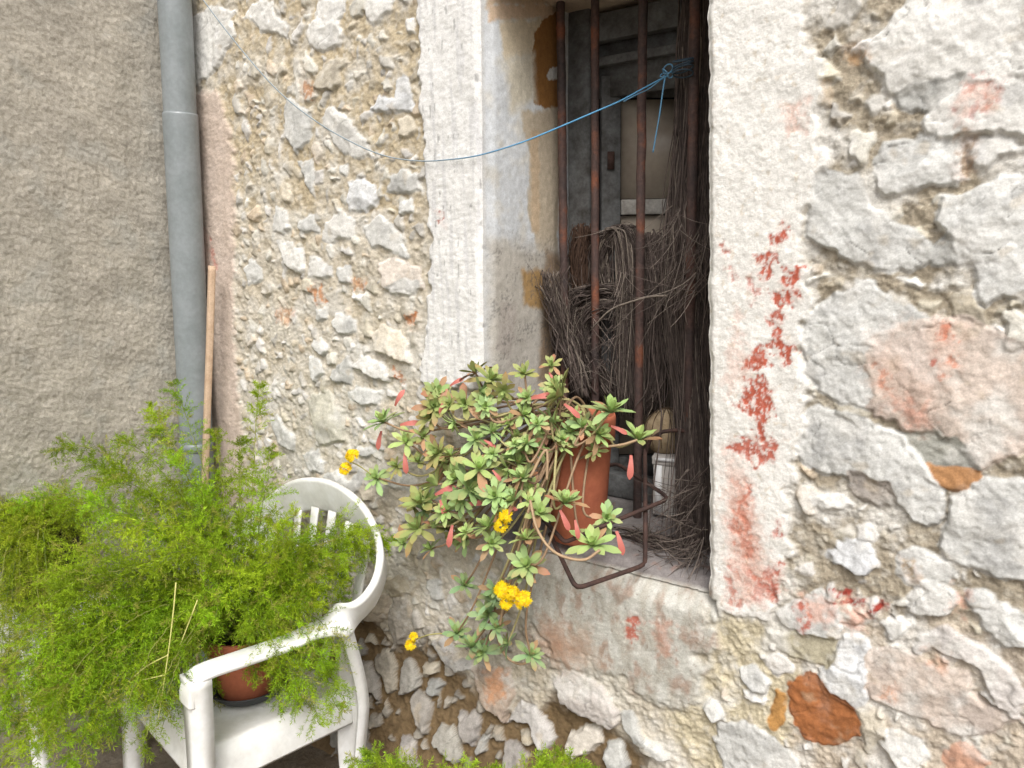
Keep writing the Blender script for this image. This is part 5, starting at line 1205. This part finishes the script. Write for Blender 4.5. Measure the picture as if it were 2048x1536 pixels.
# the long leading fronds
for (px, py, dz, lf, fl) in [(345,765,.20,.10,.9),(300,815,.22,.12,.9),(518,765,.16,.06,.7),(110,900,.15,.22,1),(770,1085,.02,.22,.9),(745,1110,-.03,.22,.9),(690,1160,-.05,.20,.9),(30,1015,.1,.22,1),(240,880,.22,.16,1),(430,860,.2,.1,1),(480,880,.12,.08,1),(545,900,.1,.1,.9),(60,1020,.2,.2,1),(700,1215,-.12,.28,.8),(690,1440,-.18,.25,.8),(660,1350,-.16,.3,.7),(620,1300,-.2,.3,.7),(560,1420,-.22,.3,.6),(420,1420,-.05,.3,.6)]:
    tips1.append((atd(px, py, bd + dz), lf, fl))
tries = 0
for (px, py, dz, lf) in [(430,1240,-.30,.30),(500,1255,-.28,.30),(560,1235,-.26,.3),(620,1180,-.22,.28),(480,1180,-.34,.3),(390,1230,-.32,.3),(560,1130,-.25,.25),(640,1110,-.14,.25),(430,1110,-.3,.25),(520,1285,-.22,.35),(300,1290,-.3,.32),(230,1350,-.32,.35),(150,1420,-.35,.35),(90,1480,-.36,.35),(210,1480,-.38,.38),(290,1400,-.3,.38),(60,1400,-.34,.33),(30,1450,-.4,.33),(20,1510,-.42,.33),(40,1250,-.38,.3),(110,1240,-.36,.3),(20,1330,-.42,.3),(160,1290,-.36,.3),(5,1400,-.44,.32),(60,1530,-.46,.34),(-20,1470,-.46,.33),(190,1180,-.3,.25),(90,1170,-.3,.25),(120,1110,-.2,.22),(250,1420,-.4,.36),(330,1400,-.36,.36),(280,1510,-.42,.38),(100,1420,-.42,.34),(700,1080,-.1,.25),(735,1095,-.06,.25),(655,1110,-.16,.25),(600,1085,-.14,.22),(690,1165,-.16,.27),(640,1180,-.2,.27),(590,1030,-.05,.18),(600,1400,-.30,.30),(650,1330,-.26,.3),(560,1330,-.3,.3),(690,1300,-.2,.28),(640,1450,-.3,.32),(690,1400,-.22,.3),(150,1530,-.4,.35),(320,1470,-.25,.4),(120,1340,-.3,.3)]:
    tips1.append((atd(px, py, bd + dz), lf, 1.15))
while len(tips1) < 100 and tries < 5000:
    tries += 1
    px, py = FG.uniform(0, 780), FG.uniform(760, 1540)
    if in_poly(px, py, FPOLY) < 12: continue
    if abs(px - 400) < 150 and abs(py - 1150) < 150 and FG.random() < .4: continue
    up_ = py < 1060
    dz = FG.uniform(-.10, .30) if up_ else FG.uniform(-.34, .10)
    P = atd(px, py, bd + dz)
    if P[1] > -.09 or P[0] < -2.68 or P[2] < .1: continue
    tips1.append((P, FG.uniform(.10, .26) if up_ else FG.uniform(.22, .42), FG.uniform(.9, 1.25)))
fern('large bright green feathery asparagus fern billowing out of the pot on the chair', base1, .075, tips1, base1)
ds = MB()
for pts in ([(352,1165,-.34),(346,1230,-.35),(336,1310,-.355),(325,1385,-.35),(316,1440,-.345)],[(336,1310,-.355),(290,1335,-.33),(245,1375,-.31)],[(330,1350,-.35),(285,1360,-.33)],[(395,1200,-.32),(372,1260,-.33),(360,1290,-.33)]):
    P = np.array([atd(a, b, bd + c) for a, b, c in pts]) - base1
    tube(ds, resample(P, 24), .0019 * np.linspace(1, .6, 24), 5, C=np.array((.52, .50, .17)))
FE = [q for q in bpy.data.objects if q.name == 'asparagus_fern'][0]
ds.build('dry_stem', M_STEM, FE)
# fern in the nursery pot
base2 = POT2 + np.array([0, 0, POT2H - .02]); bd2 = (base2 - CP) @ FWD
tips2 = []
for (px, py, dz, lf) in [(-60,985,.05,.2),(20,1000,.05,.22),(70,985,.1,.2),(130,1000,.1,.2),(-20,1020,-.1,.2),(60,1035,-.1,.22),(170,1030,.0,.22),(-90,1050,-.1,.2),(140,1060,-.1,.22),(110,980,.15,.15),(40,1045,-.15,.25),(180,1075,-.1,.3),(-50,1010,.15,.15),(10,1030,-.12,.2),(20,1100,-.17,.35),(60,1130,-.17,.38),(-20,1140,-.17,.38),(95,1150,-.15,.38),(40,1180,-.19,.42),(-40,1090,-.17,.35),(0,1200,-.2,.42),(30,1330,-.24,.45),(80,1400,-.24,.45),(-20,1420,-.26,.45),(60,1480,-.26,.45),(110,1330,-.2,.42),(110,1480,-.24,.45),(20,1530,-.27,.45),(150,1420,-.2,.42),(140,1530,-.24,.42),(90,1250,-.22,.42),(100,1015,.0,.2),(0,985,.12,.15)]:
    P = atd(px, py, bd2 + dz); P[0] = max(P[0], -2.70); tips2.append((P, lf, 1.0))
fern('yellowish green fern topping the dark nursery pot at the left edge', base2, .06, tips2, base2, tone=(.31, .42, .025))
# low fern in front of the wall foot, only its tips reach the picture
base3 = np.array([-1.08, -.42, .26]); bd3 = (base3 - CP) @ FWD
flower_pot('terracotta_pot', 'terracotta pot on the ground below the window holding the low fern', (base3[0], base3[1], 0.0), .125, .28)
tips3 = []
for px, py, dz, lf in [(705,1490,-.02,.2),(735,1480,.0,.2),(770,1505,.0,.2),(800,1500,.02,.2),(830,1518,.0,.25),(870,1515,.0,.2),(905,1520,0,.2),(950,1498,.0,.2),(990,1512,-.02,.2),(1080,1515,-.05,.15),(1110,1490,-.05,.12),(1135,1482,-.05,.12),(1165,1500,-.05,.12),(1200,1520,-.05,.15),(1150,1510,-.08,.15),(760,1530,-.05,.2),(700,1525,-.05,.2),(1120,1515,-.1,.15),(1020,1535,-.05,.2)]:
    tips3.append((atd(px, py + 34, bd3 + dz), lf, .8))
fern('low bright green fern whose tips rise along the bottom edge below the window', base3, .07, tips3, base3, tone=(.33, .48, .03))
